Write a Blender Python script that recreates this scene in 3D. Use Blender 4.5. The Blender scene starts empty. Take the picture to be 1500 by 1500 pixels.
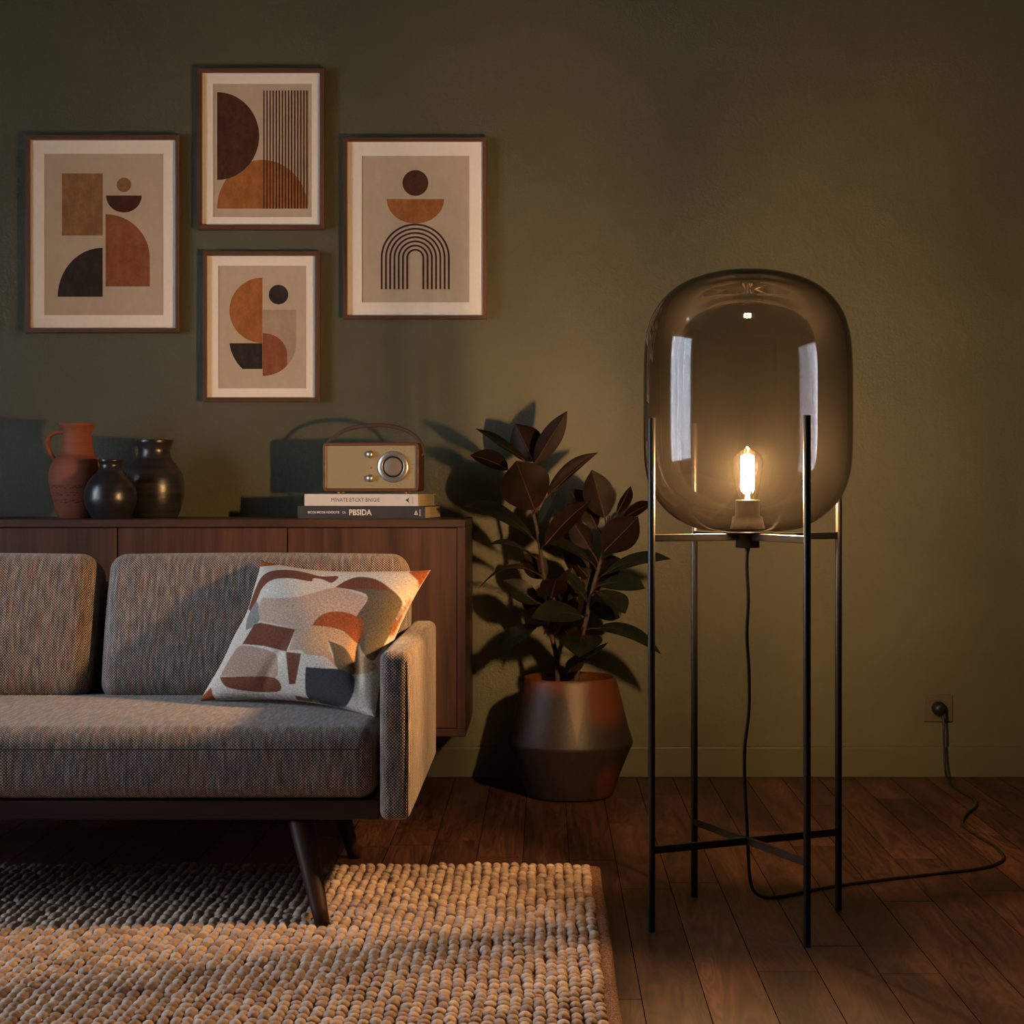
import bpy, bmesh, math, random
import numpy as np
from mathutils import Vector, Matrix

random.seed(7)
rng = np.random.default_rng(7)
scene = bpy.context.scene
COL = scene.collection
PI = math.pi

# ------------------------------------------------------------------ camera
F, VX, VY, EYE = 2500.0, 800.0, 715.0, 1.0
cam_d = bpy.data.cameras.new('camera')
cam = bpy.data.objects.new('camera', cam_d)
COL.objects.link(cam)
cam.location = (0, 0, EYE)
cam.rotation_euler = (PI / 2, 0, 0)
cam_d.sensor_width = 36
cam_d.lens = F / 1500 * 36
cam_d.shift_x = -(VX - 750) / 1500
cam_d.shift_y = -(750 - VY) / 1500
cam_d.clip_start = 0.05
scene.camera = cam

# ------------------------------------------------------------------ world, daylight, exposure
world = bpy.data.worlds.new('World')
scene.world = world
world.use_nodes = True
wb = world.node_tree.nodes['Background']
wb.inputs[0].default_value = (0.32, 0.45, 0.62, 1)
wb.inputs[1].default_value = 0.25
DAY_POWER = 300.0
day = bpy.data.lights.new('daylight', 'AREA')
day.shape = 'RECTANGLE'
day.size, day.size_y = 2.2, 2.0
day.energy = DAY_POWER
day.color = (0.80, 0.87, 1.0)
day_o = bpy.data.objects.new('daylight', day)
COL.objects.link(day_o)
day_o.location = (-3.72, 3.4, 1.5)
day_o.rotation_euler = (0, -PI / 2, 0)      # shines towards +X through the window
LAMP_STRENGTH = 18000.0
LAMP_COLOR = (1.0, 0.595, 0.26)
GLOW_HAZE = 0.0088  # density of the haze added in the shade for a glow round the bulb
scene.view_settings.view_transform = 'Standard'
scene.view_settings.look = 'None'
scene.view_settings.exposure = 0.0
scene.view_settings.gamma = 1.0
scene.view_settings.use_curve_mapping = False
cy = scene.cycles
cy.max_bounces = 10
cy.transparent_max_bounces = 16
cy.sample_clamp_indirect = 4.0
cy.caustics_refractive = False

# ------------------------------------------------------------------ helpers
def P(px, py, Y):
    s = F / Y
    return Vector(((px - VX) / s, Y, EYE - (py - VY) / s))

class MB:
    def __init__(self):
        self.v, self.f, self.m, self.uv, self.sm = [], [], [], [], []
    def add(self, verts, faces, mi=0, uvs=None, smooth=True):
        o = len(self.v)
        self.v += [tuple(x) for x in verts]
        for k, f in enumerate(faces):
            self.f.append(tuple(i + o for i in f))
            self.m.append(mi)
            self.sm.append(smooth)
            self.uv.append(uvs[k] if uvs else None)
    def xf(self, fn, start=0):
        for i in range(start, len(self.v)):
            self.v[i] = tuple(fn(Vector(self.v[i])))
    def build(self, name, mats, parent=None, rel=True):
        me = bpy.data.meshes.new(name)
        off = Vector((0, 0, 0))
        if parent is not None and rel:
            p = parent
            while p is not None:
                off += p.location
                p = p.parent
        me.from_pydata([tuple(Vector(x) - off) for x in self.v], [], self.f)
        if not isinstance(mats, (list, tuple)):
            mats = [mats]
        for m in mats:
            me.materials.append(m)
        me.polygons.foreach_set('material_index', self.m)
        me.polygons.foreach_set('use_smooth', self.sm)
        uvl = me.uv_layers.new(name='UVMap')
        for p in me.polygons:
            u = self.uv[p.index]
            if u is None:
                n = p.normal
                a = max(range(3), key=lambda i: abs(n[i]))
                for li in p.loop_indices:
                    c = me.vertices[me.loops[li].vertex_index].co
                    uvl.data[li].uv = ((c.y, c.z), (c.x, c.z), (c.x, c.y))[a]
            else:
                for k, li in enumerate(p.loop_indices):
                    uvl.data[li].uv = u[k]
        me.update()
        o = bpy.data.objects.new(name, me)
        COL.objects.link(o)
        if parent is not None:
            o.parent = parent
        return o

def tag(o, label=None, cat=None, group=None, kind=None):
    if label: o['label'] = label
    if cat: o['category'] = cat
    if group: o['group'] = group
    if kind: o['kind'] = kind
    return o

def thing(name, label, cat, loc=(0, 0, 0), rz=0.0, group=None):
    o = bpy.data.objects.new(name, None)
    o.empty_display_size = 0.05
    COL.objects.link(o)
    o.location = loc
    o.rotation_euler = (0, 0, rz)
    return tag(o, label, cat, group)

def box(mb, x0, x1, y0, y1, z0, z1, r=0.0, seg=2, mi=0, smooth=None):
    """box, bevelled when r > 0"""
    bm = bmesh.new()
    bmesh.ops.create_cube(bm, size=1)
    for v in bm.verts:
        v.co = Vector((x0 + (v.co.x + .5) * (x1 - x0), y0 + (v.co.y + .5) * (y1 - y0), z0 + (v.co.z + .5) * (z1 - z0)))
    if r > 0:
        bmesh.ops.bevel(bm, geom=list(bm.edges), offset=r, segments=seg, profile=0.5, affect='EDGES')
    bm.verts.index_update()
    mb.add([v.co.copy() for v in bm.verts], [[v.index for v in f.verts] for f in bm.faces], mi,
           smooth=(r > 0 and seg > 2) if smooth is None else smooth)
    bm.free()

def soft_box(mb, x0, x1, y0, y1, z0, z1, r, bulge=(0, 0, 0), n=10, k=5, mi=0):
    """rounded upholstered block; bulge = extra crown on each axis"""
    c = np.array([(x0 + x1) / 2, (y0 + y1) / 2, (z0 + z1) / 2])
    h = np.array([(x1 - x0) / 2, (y1 - y0) / 2, (z1 - z0) / 2])
    def line(a):
        e = [h[a] - r + r * math.tan(PI / 4 * i / k) for i in range(k + 1)]
        mid = list(np.linspace(-(h[a] - r), h[a] - r, n + 1))
        return [-x for x in reversed(e)][:-1] + mid + e[1:]
    idx, verts, faces, uvs = {}, [], [], []
    def vert(p):
        q = np.clip(p, -(h - r), h - r)
        d = p - q
        L = np.linalg.norm(d)
        pos = q + r * d / L
        t = pos / h
        for a in range(3):
            if bulge[a]:
                o = [j for j in range(3) if j != a]
                pos[a] += bulge[a] * t[a] * (1 - min(1, t[o[0]] ** 2)) * (1 - min(1, t[o[1]] ** 2))
        key = tuple(np.round(pos, 6))
        if key not in idx:
            idx[key] = len(verts)
            verts.append(tuple(pos + c))
        return idx[key]
    for a in range(3):
        o1, o2 = [j for j in range(3) if j != a]
        l1, l2 = line(o1), line(o2)
        for sgn in (-1, 1):
            grid = []
            for u in l1:
                row = []
                for w in l2:
                    p = np.zeros(3); p[a] = sgn * h[a]; p[o1] = u; p[o2] = w
                    row.append(vert(p))
                grid.append(row)
            flip = (sgn > 0) == (a == 1)
            for i in range(len(l1) - 1):
                for j in range(len(l2) - 1):
                    f = [grid[i][j], grid[i + 1][j], grid[i + 1][j + 1], grid[i][j + 1]]
                    t = [(l1[i], l2[j]), (l1[i + 1], l2[j]), (l1[i + 1], l2[j + 1]), (l1[i], l2[j + 1])]
                    t = [(x + c[o1], y + c[o2]) for x, y in t]
                    if flip:
                        f.reverse(); t.reverse()
                    if len(set(f)) == 4:
                        faces.append(f); uvs.append(t)
    mb.add(verts, faces, mi, uvs)

def lathe(mb, prof, c=(0, 0, 0), seg=48, mi=0, axis='Z', smooth=True):
    """prof: list of (r, h); closes at r == 0"""
    rings, verts, faces, uvs = [], [], [], []
    for r, h in prof:
        if r < 1e-6:
            rings.append([len(verts)]); verts.append((0, 0, h))
        else:
            rings.append(list(range(len(verts), len(verts) + seg)))
            for k in range(seg):
                a = 2 * PI * k / seg
                verts.append((r * math.cos(a), r * math.sin(a), h))
    for i in range(len(rings) - 1):
        A, B = rings[i], rings[i + 1]
        for k in range(seg):
            k2 = (k + 1) % seg
            if len(A) == 1 and len(B) == 1: break
            if len(A) == 1: faces.append((A[0], B[k2], B[k]))
            elif len(B) == 1: faces.append((A[k], A[k2], B[0]))
            else: faces.append((A[k], A[k2], B[k2], B[k]))
    out = []
    for x, y, z in verts:
        if axis == 'Z': out.append((c[0] + x, c[1] + y, c[2] + z))
        elif axis == '-Y': out.append((c[0] + x, c[1] - z, c[2] + y))
        elif axis == 'X': out.append((c[0] + z, c[1] + x, c[2] + y))
    mb.add(out, faces, mi, smooth=smooth)

def smooth_path(pts, n=8):
    pts = [Vector(p) for p in pts]
    out = []
    for i in range(len(pts) - 1):
        p0 = pts[max(i - 1, 0)]; p1 = pts[i]; p2 = pts[i + 1]; p3 = pts[min(i + 2, len(pts) - 1)]
        for k in range(n):
            t = k / n
            out.append(0.5 * ((2 * p1) + (p2 - p0) * t + (2 * p0 - 5 * p1 + 4 * p2 - p3) * t * t + (3 * p1 - p0 - 3 * p2 + p3) * t ** 3))
    out.append(pts[-1])
    return out

def tube(mb, pts, rad, seg=10, mi=0, flat=None, smooth=True):
    """rad: number or list; flat = (scale_a, scale_b) for a strap-like section"""
    pts = [Vector(p) for p in pts]
    n = len(pts)
    if not isinstance(rad, (list, tuple)):
        rad = [rad] * n
    verts, faces = [], []
    up = None
    for i, p in enumerate(pts):
        t = (pts[min(i + 1, n - 1)] - pts[max(i - 1, 0)]).normalized()
        if up is None:
            up = Vector((0, 0, 1)) if abs(t.z) < 0.9 else Vector((0, 1, 0))
        a = t.cross(up)
        if a.length < 1e-4: a = t.orthogonal()
        a.normalize()
        b = a.cross(t).normalized()
        up = b
        fa, fb = flat or (1, 1)
        for k in range(seg):
            an = 2 * PI * k / seg
            verts.append(p + a * math.cos(an) * rad[i] * fa + b * math.sin(an) * rad[i] * fb)
    for i in range(n - 1):
        for k in range(seg):
            k2 = (k + 1) % seg
            faces.append((i * seg + k, i * seg + k2, (i + 1) * seg + k2, (i + 1) * seg + k))
    faces.append(tuple(range(seg - 1, -1, -1)))
    faces.append(tuple((n - 1) * seg + k for k in range(seg)))
    mb.add(verts, faces, mi, smooth=smooth)

# ------------------------------------------------------------------ materials
def mat(name):
    m = bpy.data.materials.new(name)
    m.use_nodes = True
    nt = m.node_tree
    b = nt.nodes['Principled BSDF']
    return m, nt, b

def nd(nt, typ, **kw):
    n = nt.nodes.new(typ)
    for k, v in kw.items():
        if k.startswith('i_'):
            n.inputs[k[2:].replace('_', ' ')].default_value = v
        else:
            setattr(n, k, v)
    return n

def math_n(nt, op, a, b=None, clamp=False):
    n = nt.nodes.new('ShaderNodeMath'); n.operation = op; n.use_clamp = clamp
    for i, x in enumerate((a, b)):
        if x is None: continue
        if isinstance(x, (int, float)): n.inputs[i].default_value = x
        else: nt.links.new(x, n.inputs[i])
    return n.outputs[0]

def ramp(nt, fac, stops):
    r = nt.nodes.new('ShaderNodeValToRGB')
    while len(r.color_ramp.elements) < len(stops):
        r.color_ramp.elements.new(0.5)
    for e, (p, c) in zip(r.color_ramp.elements, stops):
        e.position = p; e.color = (*c, 1)
    nt.links.new(fac, r.inputs[0])
    return r.outputs[0]

def mixc(nt, fac, a, b, mode='MIX'):
    n = nt.nodes.new('ShaderNodeMix'); n.data_type = 'RGBA'; n.blend_type = mode
    for sock, x in ((n.inputs[0], fac), (n.inputs[6], a), (n.inputs[7], b)):
        if isinstance(x, (int, float)): sock.default_value = x
        elif isinstance(x, tuple): sock.default_value = (*x, 1)
        else: nt.links.new(x, sock)
    return n.outputs[2]

def coords(nt, kind='Object', scale=(1, 1, 1), rot=(0, 0, 0)):
    tc = nt.nodes.new('ShaderNodeTexCoord')
    mp = nt.nodes.new('ShaderNodeMapping')
    mp.inputs['Scale'].default_value = scale
    mp.inputs['Rotation'].default_value = rot
    nt.links.new(tc.outputs[kind], mp.inputs[0])
    return mp.outputs[0]

def noise(nt, vec, scale, detail=4, rough=0.5, dist=0.0):
    n = nd(nt, 'ShaderNodeTexNoise')
    n.inputs['Scale'].default_value = scale
    n.inputs['Detail'].default_value = detail
    n.inputs['Roughness'].default_value = rough
    n.inputs['Distortion'].default_value = dist
    nt.links.new(vec, n.inputs['Vector'])
    return n.outputs[0]

def bump(nt, b, h, strength=0.3, dist=0.01):
    n = nd(nt, 'ShaderNodeBump')
    n.inputs['Strength'].default_value = strength
    n.inputs['Distance'].default_value = dist
    nt.links.new(h, n.inputs['Height'])
    nt.links.new(n.outputs[0], b.inputs['Normal'])

def simple(name, col, rough=0.5, metal=0.0, var=0.15, vscale=30, bmp=0.0, spec=0.5, coat=0.0):
    m, nt, b = mat(name)
    b.inputs['Roughness'].default_value = rough
    b.inputs['Metallic'].default_value = metal
    b.inputs['Specular IOR Level'].default_value = spec
    b.inputs['Coat Weight'].default_value = coat
    c = coords(nt)
    n = noise(nt, c, vscale, 3)
    dark = tuple(x * (1 - var) for x in col); light = tuple(min(1, x * (1 + var)) for x in col)
    nt.links.new(ramp(nt, n, [(0.3, dark), (0.7, light)]), b.inputs['Base Color'])
    if bmp: bump(nt, b, n, bmp, 0.002)
    return m

def wood(name, axis, dark, light, rough=0.42, scale=1.0, spec=0.4):
    """walnut with the grain running along axis"""
    m, nt, b = mat(name)
    sc = [26 * scale] * 3; sc['XYZ'.index(axis)] = 1.3 * scale
    c = coords(nt, 'Object', sc)
    n1 = noise(nt, c, 1.0, 5, 0.6, 0.6)
    sc2 = [180 * scale] * 3; sc2['XYZ'.index(axis)] = 4 * scale
    n2 = noise(nt, coords(nt, 'Object', sc2), 1.0, 3, 0.6)
    sc3 = [7 * scale] * 3; sc3['XYZ'.index(axis)] = 0.4
    n3 = noise(nt, coords(nt, 'Object', sc3), 1.0, 2)
    f = math_n(nt, 'ADD', math_n(nt, 'MULTIPLY', n1, 0.6), math_n(nt, 'ADD', math_n(nt, 'MULTIPLY', n2, 0.2), math_n(nt, 'MULTIPLY', n3, 0.25)))
    nt.links.new(ramp(nt, f, [(0.36, dark), (0.68, light)]), b.inputs['Base Color'])
    b.inputs['Roughness'].default_value = rough
    b.inputs['Specular IOR Level'].default_value = spec
    bump(nt, b, n2, 0.08, 0.001)
    return m

# wall plaster
def plaster(name, col, col2, b_s=0.5):
    m, nt, b = mat(name)
    c = coords(nt)
    n1 = noise(nt, c, 2.2, 5, 0.6)
    n2 = noise(nt, c, 26, 6, 0.62, 0.5)
    n3 = noise(nt, c, 130, 3, 0.5)
    nt.links.new(ramp(nt, noise(nt, c, 1.6, 7, 0.68, 0.4), [(0.34, col2), (0.64, col)]), b.inputs['Base Color'])
    b.inputs['Roughness'].default_value = 0.53
    b.inputs['Specular IOR Level'].default_value = 0.5
    # sparse trowel marks
    mr = nd(nt, 'ShaderNodeMapRange'); nt.links.new(noise(nt, c, 3.0, 3), mr.inputs[0])
    mr.inputs[1].default_value = 0.45; mr.inputs[2].default_value = 0.7
    t = math_n(nt, 'MULTIPLY', noise(nt, c, 42, 5, 0.7, 2.5), mr.outputs[0])
    h = math_n(nt, 'ADD', math_n(nt, 'ADD', math_n(nt, 'MULTIPLY', n2, 0.55), math_n(nt, 'MULTIPLY', n3, 0.25)), math_n(nt, 'MULTIPLY', t, 0.9))
    bump(nt, b, h, b_s, 0.006)
    return m

M_WALL = plaster('olive_plaster', (0.073, 0.0745, 0.041), (0.057, 0.0595, 0.034))
M_TRIM = simple('olive_trim_paint', (0.062, 0.064, 0.036), 0.5, var=0.04, vscale=8)
M_CEIL = plaster('ceiling_paint', (0.05, 0.048, 0.034), (0.042, 0.04, 0.03), 0.1)

# floor planks run along Y, 0.125 m wide
def floor_mat():
    m, nt, b = mat('walnut_planks')
    tc = nd(nt, 'ShaderNodeTexCoord')
    sep = nd(nt, 'ShaderNodeSeparateXYZ'); nt.links.new(tc.outputs['Object'], sep.inputs[0])
    W = 0.125
    u = math_n(nt, 'DIVIDE', math_n(nt, 'SUBTRACT', sep.outputs[0], 0.062), W)
    col = math_n(nt, 'FLOOR', u)
    fu = math_n(nt, 'FRACT', u)
    wn = nd(nt, 'ShaderNodeTexWhiteNoise', noise_dimensions='1D'); nt.links.new(col, wn.inputs['W'])
    v = math_n(nt, 'DIVIDE', math_n(nt, 'ADD', sep.outputs[1], math_n(nt, 'MULTIPLY', wn.outputs[0], 5.0)), 1.25)
    row = math_n(nt, 'FLOOR', v)
    fv = math_n(nt, 'FRACT', v)
    wn2 = nd(nt, 'ShaderNodeTexWhiteNoise', noise_dimensions='2D')
    cb = nd(nt, 'ShaderNodeCombineXYZ'); nt.links.new(col, cb.inputs[0]); nt.links.new(row, cb.inputs[1])
    nt.links.new(cb.outputs[0], wn2.inputs['Vector'])
    # grain coordinates shifted per plank
    off = nd(nt, 'ShaderNodeVectorMath', operation='MULTIPLY_ADD')
    nt.links.new(wn2.outputs['Color'], off.inputs[0]); off.inputs[1].default_value = (9, 9, 9)
    nt.links.new(tc.outputs['Object'], off.inputs[2])
    def st(sx, sy):
        k = nd(nt, 'ShaderNodeVectorMath', operation='MULTIPLY')
        nt.links.new(off.outputs[0], k.inputs[0]); k.inputs[1].default_value = (sx, sy, 1)
        return k.outputs[0]
    g1 = noise(nt, st(9, 1.0), 1.0, 3, 0.5, 0.9)
    rings = math_n(nt, 'FRACT', math_n(nt, 'MULTIPLY', g1, 17.0))
    rings = math_n(nt, 'ABSOLUTE', math_n(nt, 'SUBTRACT', rings, 0.5))
    g2 = noise(nt, st(120, 4), 1.0, 3, 0.6)
    f = math_n(nt, 'ADD', math_n(nt, 'MULTIPLY', g1, 0.40), math_n(nt, 'ADD', math_n(nt, 'MULTIPLY', rings, 0.26), math_n(nt, 'MULTIPLY', g2, 0.34)))
    c = ramp(nt, f, [(0.34, (0.018, 0.0078, 0.005)), (0.52, (0.068, 0.0295, 0.017)), (0.68, (0.135, 0.061, 0.036))])
    tone = ramp(nt, wn2.outputs['Value'], [(0, (0.62, 0.60, 0.6)), (1, (1.30, 1.24, 1.16))])
    c = mixc(nt, 1.0, c, tone, 'MULTIPLY')
    ed = math_n(nt, 'MINIMUM', fu, math_n(nt, 'SUBTRACT', 1.0, fu))
    gu = math_n(nt, 'LESS_THAN', ed, 0.0092)
    ev = math_n(nt, 'MINIMUM', fv, math_n(nt, 'SUBTRACT', 1.0, fv))
    gv = math_n(nt, 'LESS_THAN', ev, 0.0011)
    gap = math_n(nt, 'MAXIMUM', gu, gv)
    c = mixc(nt, gap, c, (0.009, 0.0045, 0.003))
    nt.links.new(c, b.inputs['Base Color'])
    nt.links.new(math_n(nt, 'ADD', 0.40, math_n(nt, 'MULTIPLY', g2, 0.18)), b.inputs['Roughness'])
    nt.links.new(math_n(nt, 'MULTIPLY', 0.26, math_n(nt, 'SUBTRACT', 1.0, gap)), b.inputs['Specular IOR Level'])
    bump(nt, b, g2, 0.12, 0.001)
    return m
M_FLOOR = floor_mat()

def fabric_mat(name, p=0.0074):
    m, nt, b = mat(name)
    tc = nd(nt, 'ShaderNodeTexCoord')
    sep = nd(nt, 'ShaderNodeSeparateXYZ'); nt.links.new(tc.outputs['UV'], sep.inputs[0])
    wob = noise(nt, coords(nt, 'UV', (60, 60, 60)), 1.0, 2)
    k = 2 * PI / p
    a = math_n(nt, 'COSINE', math_n(nt, 'ADD', math_n(nt, 'MULTIPLY', sep.outputs[0], k), math_n(nt, 'MULTIPLY', wob, 0.9)))
    c = math_n(nt, 'COSINE', math_n(nt, 'ADD', math_n(nt, 'MULTIPLY', sep.outputs[1], k), math_n(nt, 'MULTIPLY', wob, 0.9)))
    w = math_n(nt, 'ADD', math_n(nt, 'MULTIPLY', math_n(nt, 'MULTIPLY', a, c), 0.5), 0.5)
    streak = noise(nt, coords(nt, 'UV', (120, 16, 1)), 1.0, 4, 0.6)
    streak2 = noise(nt, coords(nt, 'UV', (46, 7, 1)), 1.0, 5, 0.65)
    light = ramp(nt, streak2, [(0.34, (0.345, 0.308, 0.29)), (0.50, (0.465, 0.385, 0.335)), (0.62, (0.48, 0.30, 0.205))])
    th = math_n(nt, 'ADD', w, math_n(nt, 'MULTIPLY', math_n(nt, 'SUBTRACT', streak, 0.5), 0.80))
    mr = nd(nt, 'ShaderNodeMapRange', interpolation_type='SMOOTHSTEP'); nt.links.new(th, mr.inputs[0])
    mr.inputs[1].default_value = 0.42; mr.inputs[2].default_value = 0.80
    nt.links.new(mixc(nt, mr.outputs[0], (0.014, 0.013, 0.0135), light), b.inputs['Base Color'])
    b.inputs['Roughness'].default_value = 0.95
    b.inputs['Specular IOR Level'].default_value = 0.15
    b.inputs['Sheen Weight'].default_value = 0.15
    b.inputs['Sheen Roughness'].default_value = 0.5
    bump(nt, b, w, 0.6, 0.0016)
    return m
M_FAB = fabric_mat('tweed_upholstery')
M_SEAM = simple('black_seam_thread', (0.012, 0.011, 0.011), 0.9)
M_WAL_Z = wood('walnut_vertical', 'Z', (0.020, 0.0085, 0.006), (0.094, 0.040, 0.024))
M_WAL_X = wood('walnut_horizontal', 'X', (0.018, 0.008, 0.006), (0.072, 0.032, 0.020))
M_WAL_Y = wood('walnut_depthwise', 'Y', (0.018, 0.008, 0.006), (0.072, 0.032, 0.020))
M_LEG = wood('dark_walnut_leg', 'Z', (0.013, 0.006, 0.004), (0.042, 0.019, 0.013), 0.45, spec=0.2)
M_RAIL = wood('dark_walnut_rail', 'X', (0.013, 0.006, 0.0045), (0.036, 0.017, 0.012), 0.5, spec=0.2)
M_FRAME = wood('frame_walnut', 'Z', (0.050, 0.022, 0.013), (0.125, 0.058, 0.034), 0.4)
M_FRAMEX = wood('frame_walnut_rail', 'X', (0.050, 0.022, 0.013), (0.125, 0.058, 0.034), 0.4)
M_DARK = simple('shadow_gap_black', (0.006, 0.005, 0.005), 0.9)
M_BLACK = simple('black_metal', (0.007, 0.0064, 0.006), 0.37, 0.0, 0.1, 40, spec=0.36)
M_RUBBER = simple('black_rubber', (0.007, 0.0065, 0.006), 0.42, spec=0.25)

# =================================================================== SETTING
XL, XR, YF, YB, ZC = -3.5, 3.0, -1.6, 5.91, 3.0
mb = MB(); box(mb, XL - .2, XR + .2, YF - .2, YB + .2, -0.12, 0.0)
tag(mb.build('floor', M_FLOOR), kind='structure')
mb = MB(); box(mb, XL - .2, XR + .2, YF - .2, YB + .2, ZC, ZC + .12)
tag(mb.build('ceiling', M_CEIL), kind='structure')
mb = MB(); box(mb, XL - .2, XR + .2, YB, YB + .15, 0, ZC)
tag(mb.build('wall_back', M_WALL), kind='structure')
mb = MB(); box(mb, XR, XR + .15, YF, YB, 0, ZC)
tag(mb.build('wall_right', M_WALL), kind='structure')
mb = MB(); box(mb, XL - .2, XR + .2, YF - .15, YF, 0, ZC)
tag(mb.build('wall_front', M_WALL), kind='structure')
WY0, WY1, WZ0, WZ1 = 2.35, 4.45, 0.55, 2.45
mb = MB()
box(mb, XL - .15, XL, YF, WY0, 0, ZC); box(mb, XL - .15, XL, WY1, YB, 0, ZC)
box(mb, XL - .15, XL, WY0, WY1, 0, WZ0); box(mb, XL - .15, XL, WY0, WY1, WZ1, ZC)
tag(mb.build('wall_left', M_WALL), kind='structure')
# skirting
mb = MB(); box(mb, XL, XR, YB - .016, YB, 0.0, 0.106, 0.004, 2)
tag(mb.build('baseboard_back', M_TRIM), kind='structure')
mb = MB(); box(mb, XL, XL + .012, YF, YB - .016, 0.0, 0.106, 0.004, 2)
tag(mb.build('baseboard_left', M_TRIM), kind='structure')
mb = MB(); box(mb, XR - .012, XR, YF, YB - .016, 0.0, 0.106, 0.004, 2)
tag(mb.build('baseboard_right', M_TRIM), kind='structure')
# window in the left wall, outside the picture
M_WFRAME = simple('white_window_paint', (0.7, 0.7, 0.68), 0.5, var=0.03)
mb = MB()
ft = 0.05
box(mb, XL - .11, XL - .03, WY0, WY0 + ft, WZ0, WZ1); box(mb, XL - .11, XL - .03, WY1 - ft, WY1, WZ0, WZ1)
box(mb, XL - .11, XL - .03, WY0 + ft, WY1 - ft, WZ0, WZ0 + ft); box(mb, XL - .11, XL - .03, WY0 + ft, WY1 - ft, WZ1 - ft, WZ1)
win = tag(mb.build('window_1', M_WFRAME), kind='structure')
def thin_glass(name, tint=(0.95, 0.97, 0.97), rough=0.0):
    m = bpy.data.materials.new(name); m.use_nodes = True
    nt = m.node_tree; nt.nodes.clear()
    out = nd(nt, 'ShaderNodeOutputMaterial')
    tr = nd(nt, 'ShaderNodeBsdfTransparent'); tr.inputs[0].default_value = (*tint, 1)
    gl = nd(nt, 'ShaderNodeBsdfGlossy'); gl.inputs['Roughness'].default_value = rough
    fr = nd(nt, 'ShaderNodeFresnel'); fr.inputs[0].default_value = 1.5
    mx = nd(nt, 'ShaderNodeMixShader')
    nt.links.new(fr.outputs[0], mx.inputs[0]); nt.links.new(tr.outputs[0], mx.inputs[1]); nt.links.new(gl.outputs[0], mx.inputs[2])
    nt.links.new(mx.outputs[0], out.inputs[0])
    return m, nt, tr, mx, out
M_PANE = thin_glass('window_pane_glass')[0]
mb = MB(); box(mb, XL - .075, XL - .069, WY0 + ft, WY1 - ft, WZ0 + ft, WZ1 - ft)
mb.build('pane', M_PANE, win)
# sheer curtains
def sheer():
    m = bpy.data.materials.new('sheer_curtain_cloth'); m.use_nodes = True
    nt = m.node_tree; nt.nodes.clear()
    out = nd(nt, 'ShaderNodeOutputMaterial')
    tr = nd(nt, 'ShaderNodeBsdfTransparent')
    tl = nd(nt, 'ShaderNodeBsdfTranslucent'); tl.inputs[0].default_value = (0.85, 0.85, 0.83, 1)
    df = nd(nt, 'ShaderNodeBsdfDiffuse'); df.inputs[0].default_value = (0.8, 0.8, 0.78, 1)
    a = nd(nt, 'ShaderNodeMixShader'); a.inputs[0].default_value = 0.3
    nt.links.new(tl.outputs[0], a.inputs[1]); nt.links.new(df.outputs[0], a.inputs[2])
    b = nd(nt, 'ShaderNodeMixShader')
    weave = noise(nt, coords(nt, 'Object', (1, 13, .5)), 1.0, 4, 0.6)
    nt.links.new(math_n(nt, 'MULTIPLY', math_n(nt, 'SUBTRACT', weave, 0.22), 1.9, clamp=True), b.inputs[0])
    nt.links.new(tr.outputs[0], b.inputs[1]); nt.links.new(a.outputs[0], b.inputs[2])
    nt.links.new(b.outputs[0], out.inputs[0])
    return m
M_SHEER = sheer()
mb = MB()
n = 220; y0, y1 = WY0 - .12, WY1 + .12
vs, fs = [], []
for i in range(n + 1):
    y = y0 + (y1 - y0) * i / n
    x = XL + 0.075 + 0.022 * math.sin(y * 47) + 0.012 * math.sin(y * 83 + 1)
    vs += [(x, y, 0.02), (x + .001, y, 2.60)]
for i in range(n):
    fs.append((2 * i, 2 * i + 2, 2 * i + 3, 2 * i + 1))
mb.add(vs, fs)
cur = tag(mb.build('sheer_curtain', M_SHEER), 'white sheer curtain hanging in front of the window in the left wall', 'curtain')
mb = MB(); tube(mb, [(XL + .075, y0 - .05, 2.605), (XL + .075, y1 + .05, 2.605)], 0.010, 12)
for yy in (y0 + .02, y1 - .02):
    box(mb, XL, XL + .075, yy - .008, yy + .008, 2.597, 2.613)
mb.build('curtain_rod', M_BLACK, cur)

# =================================================================== SIDEBOARD
SX1, SY0, SZ0, SZ1 = -0.254, 5.376, 0.217, 0.901
SYB = YB - 0.004
DW = 0.536
SX0 = SX1 - 0.027 - 4 * DW - 0.027
sb = thing('sideboard', 'long dark walnut sideboard fixed along the olive wall behind the sofa', 'sideboard', ((SX0 + SX1) / 2, 5.64, SZ0))
mb = MB()
box(mb, SX0, SX1, SY0, SYB, SZ1 - .0245, SZ1, 0.0015, 1)
mb.build('top_board', M_WAL_X, sb)
mb = MB(); box(mb, SX0, SX1, SY0, SYB, SZ0, SZ0 + .0245, 0.0015, 1); mb.build('bottom_board', M_WAL_X, sb)
for xx in (SX0, SX1 - .026):
    mb = MB(); box(mb, xx, xx + .026, SY0, SYB, SZ0 + .0245, SZ1 - .0245, 0.001, 1); mb.build('side_panel', M_WAL_Z, sb)
mb = MB(); box(mb, SX0 + .026, SX1 - .026, SY0 + .05, YB - .03, SZ0 + .0245, SZ1 - .0245); mb.build('carcass', M_DARK, sb)
for k in range(4):
    x1 = SX1 - .028 - k * DW
    mb = MB(); box(mb, x1 - DW + .0045, x1, SY0 + .004, SY0 + .026, SZ0 + .027, SZ1 - .027, 0.001, 1)
    mb.build('door', M_WAL_Z, sb)

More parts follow.
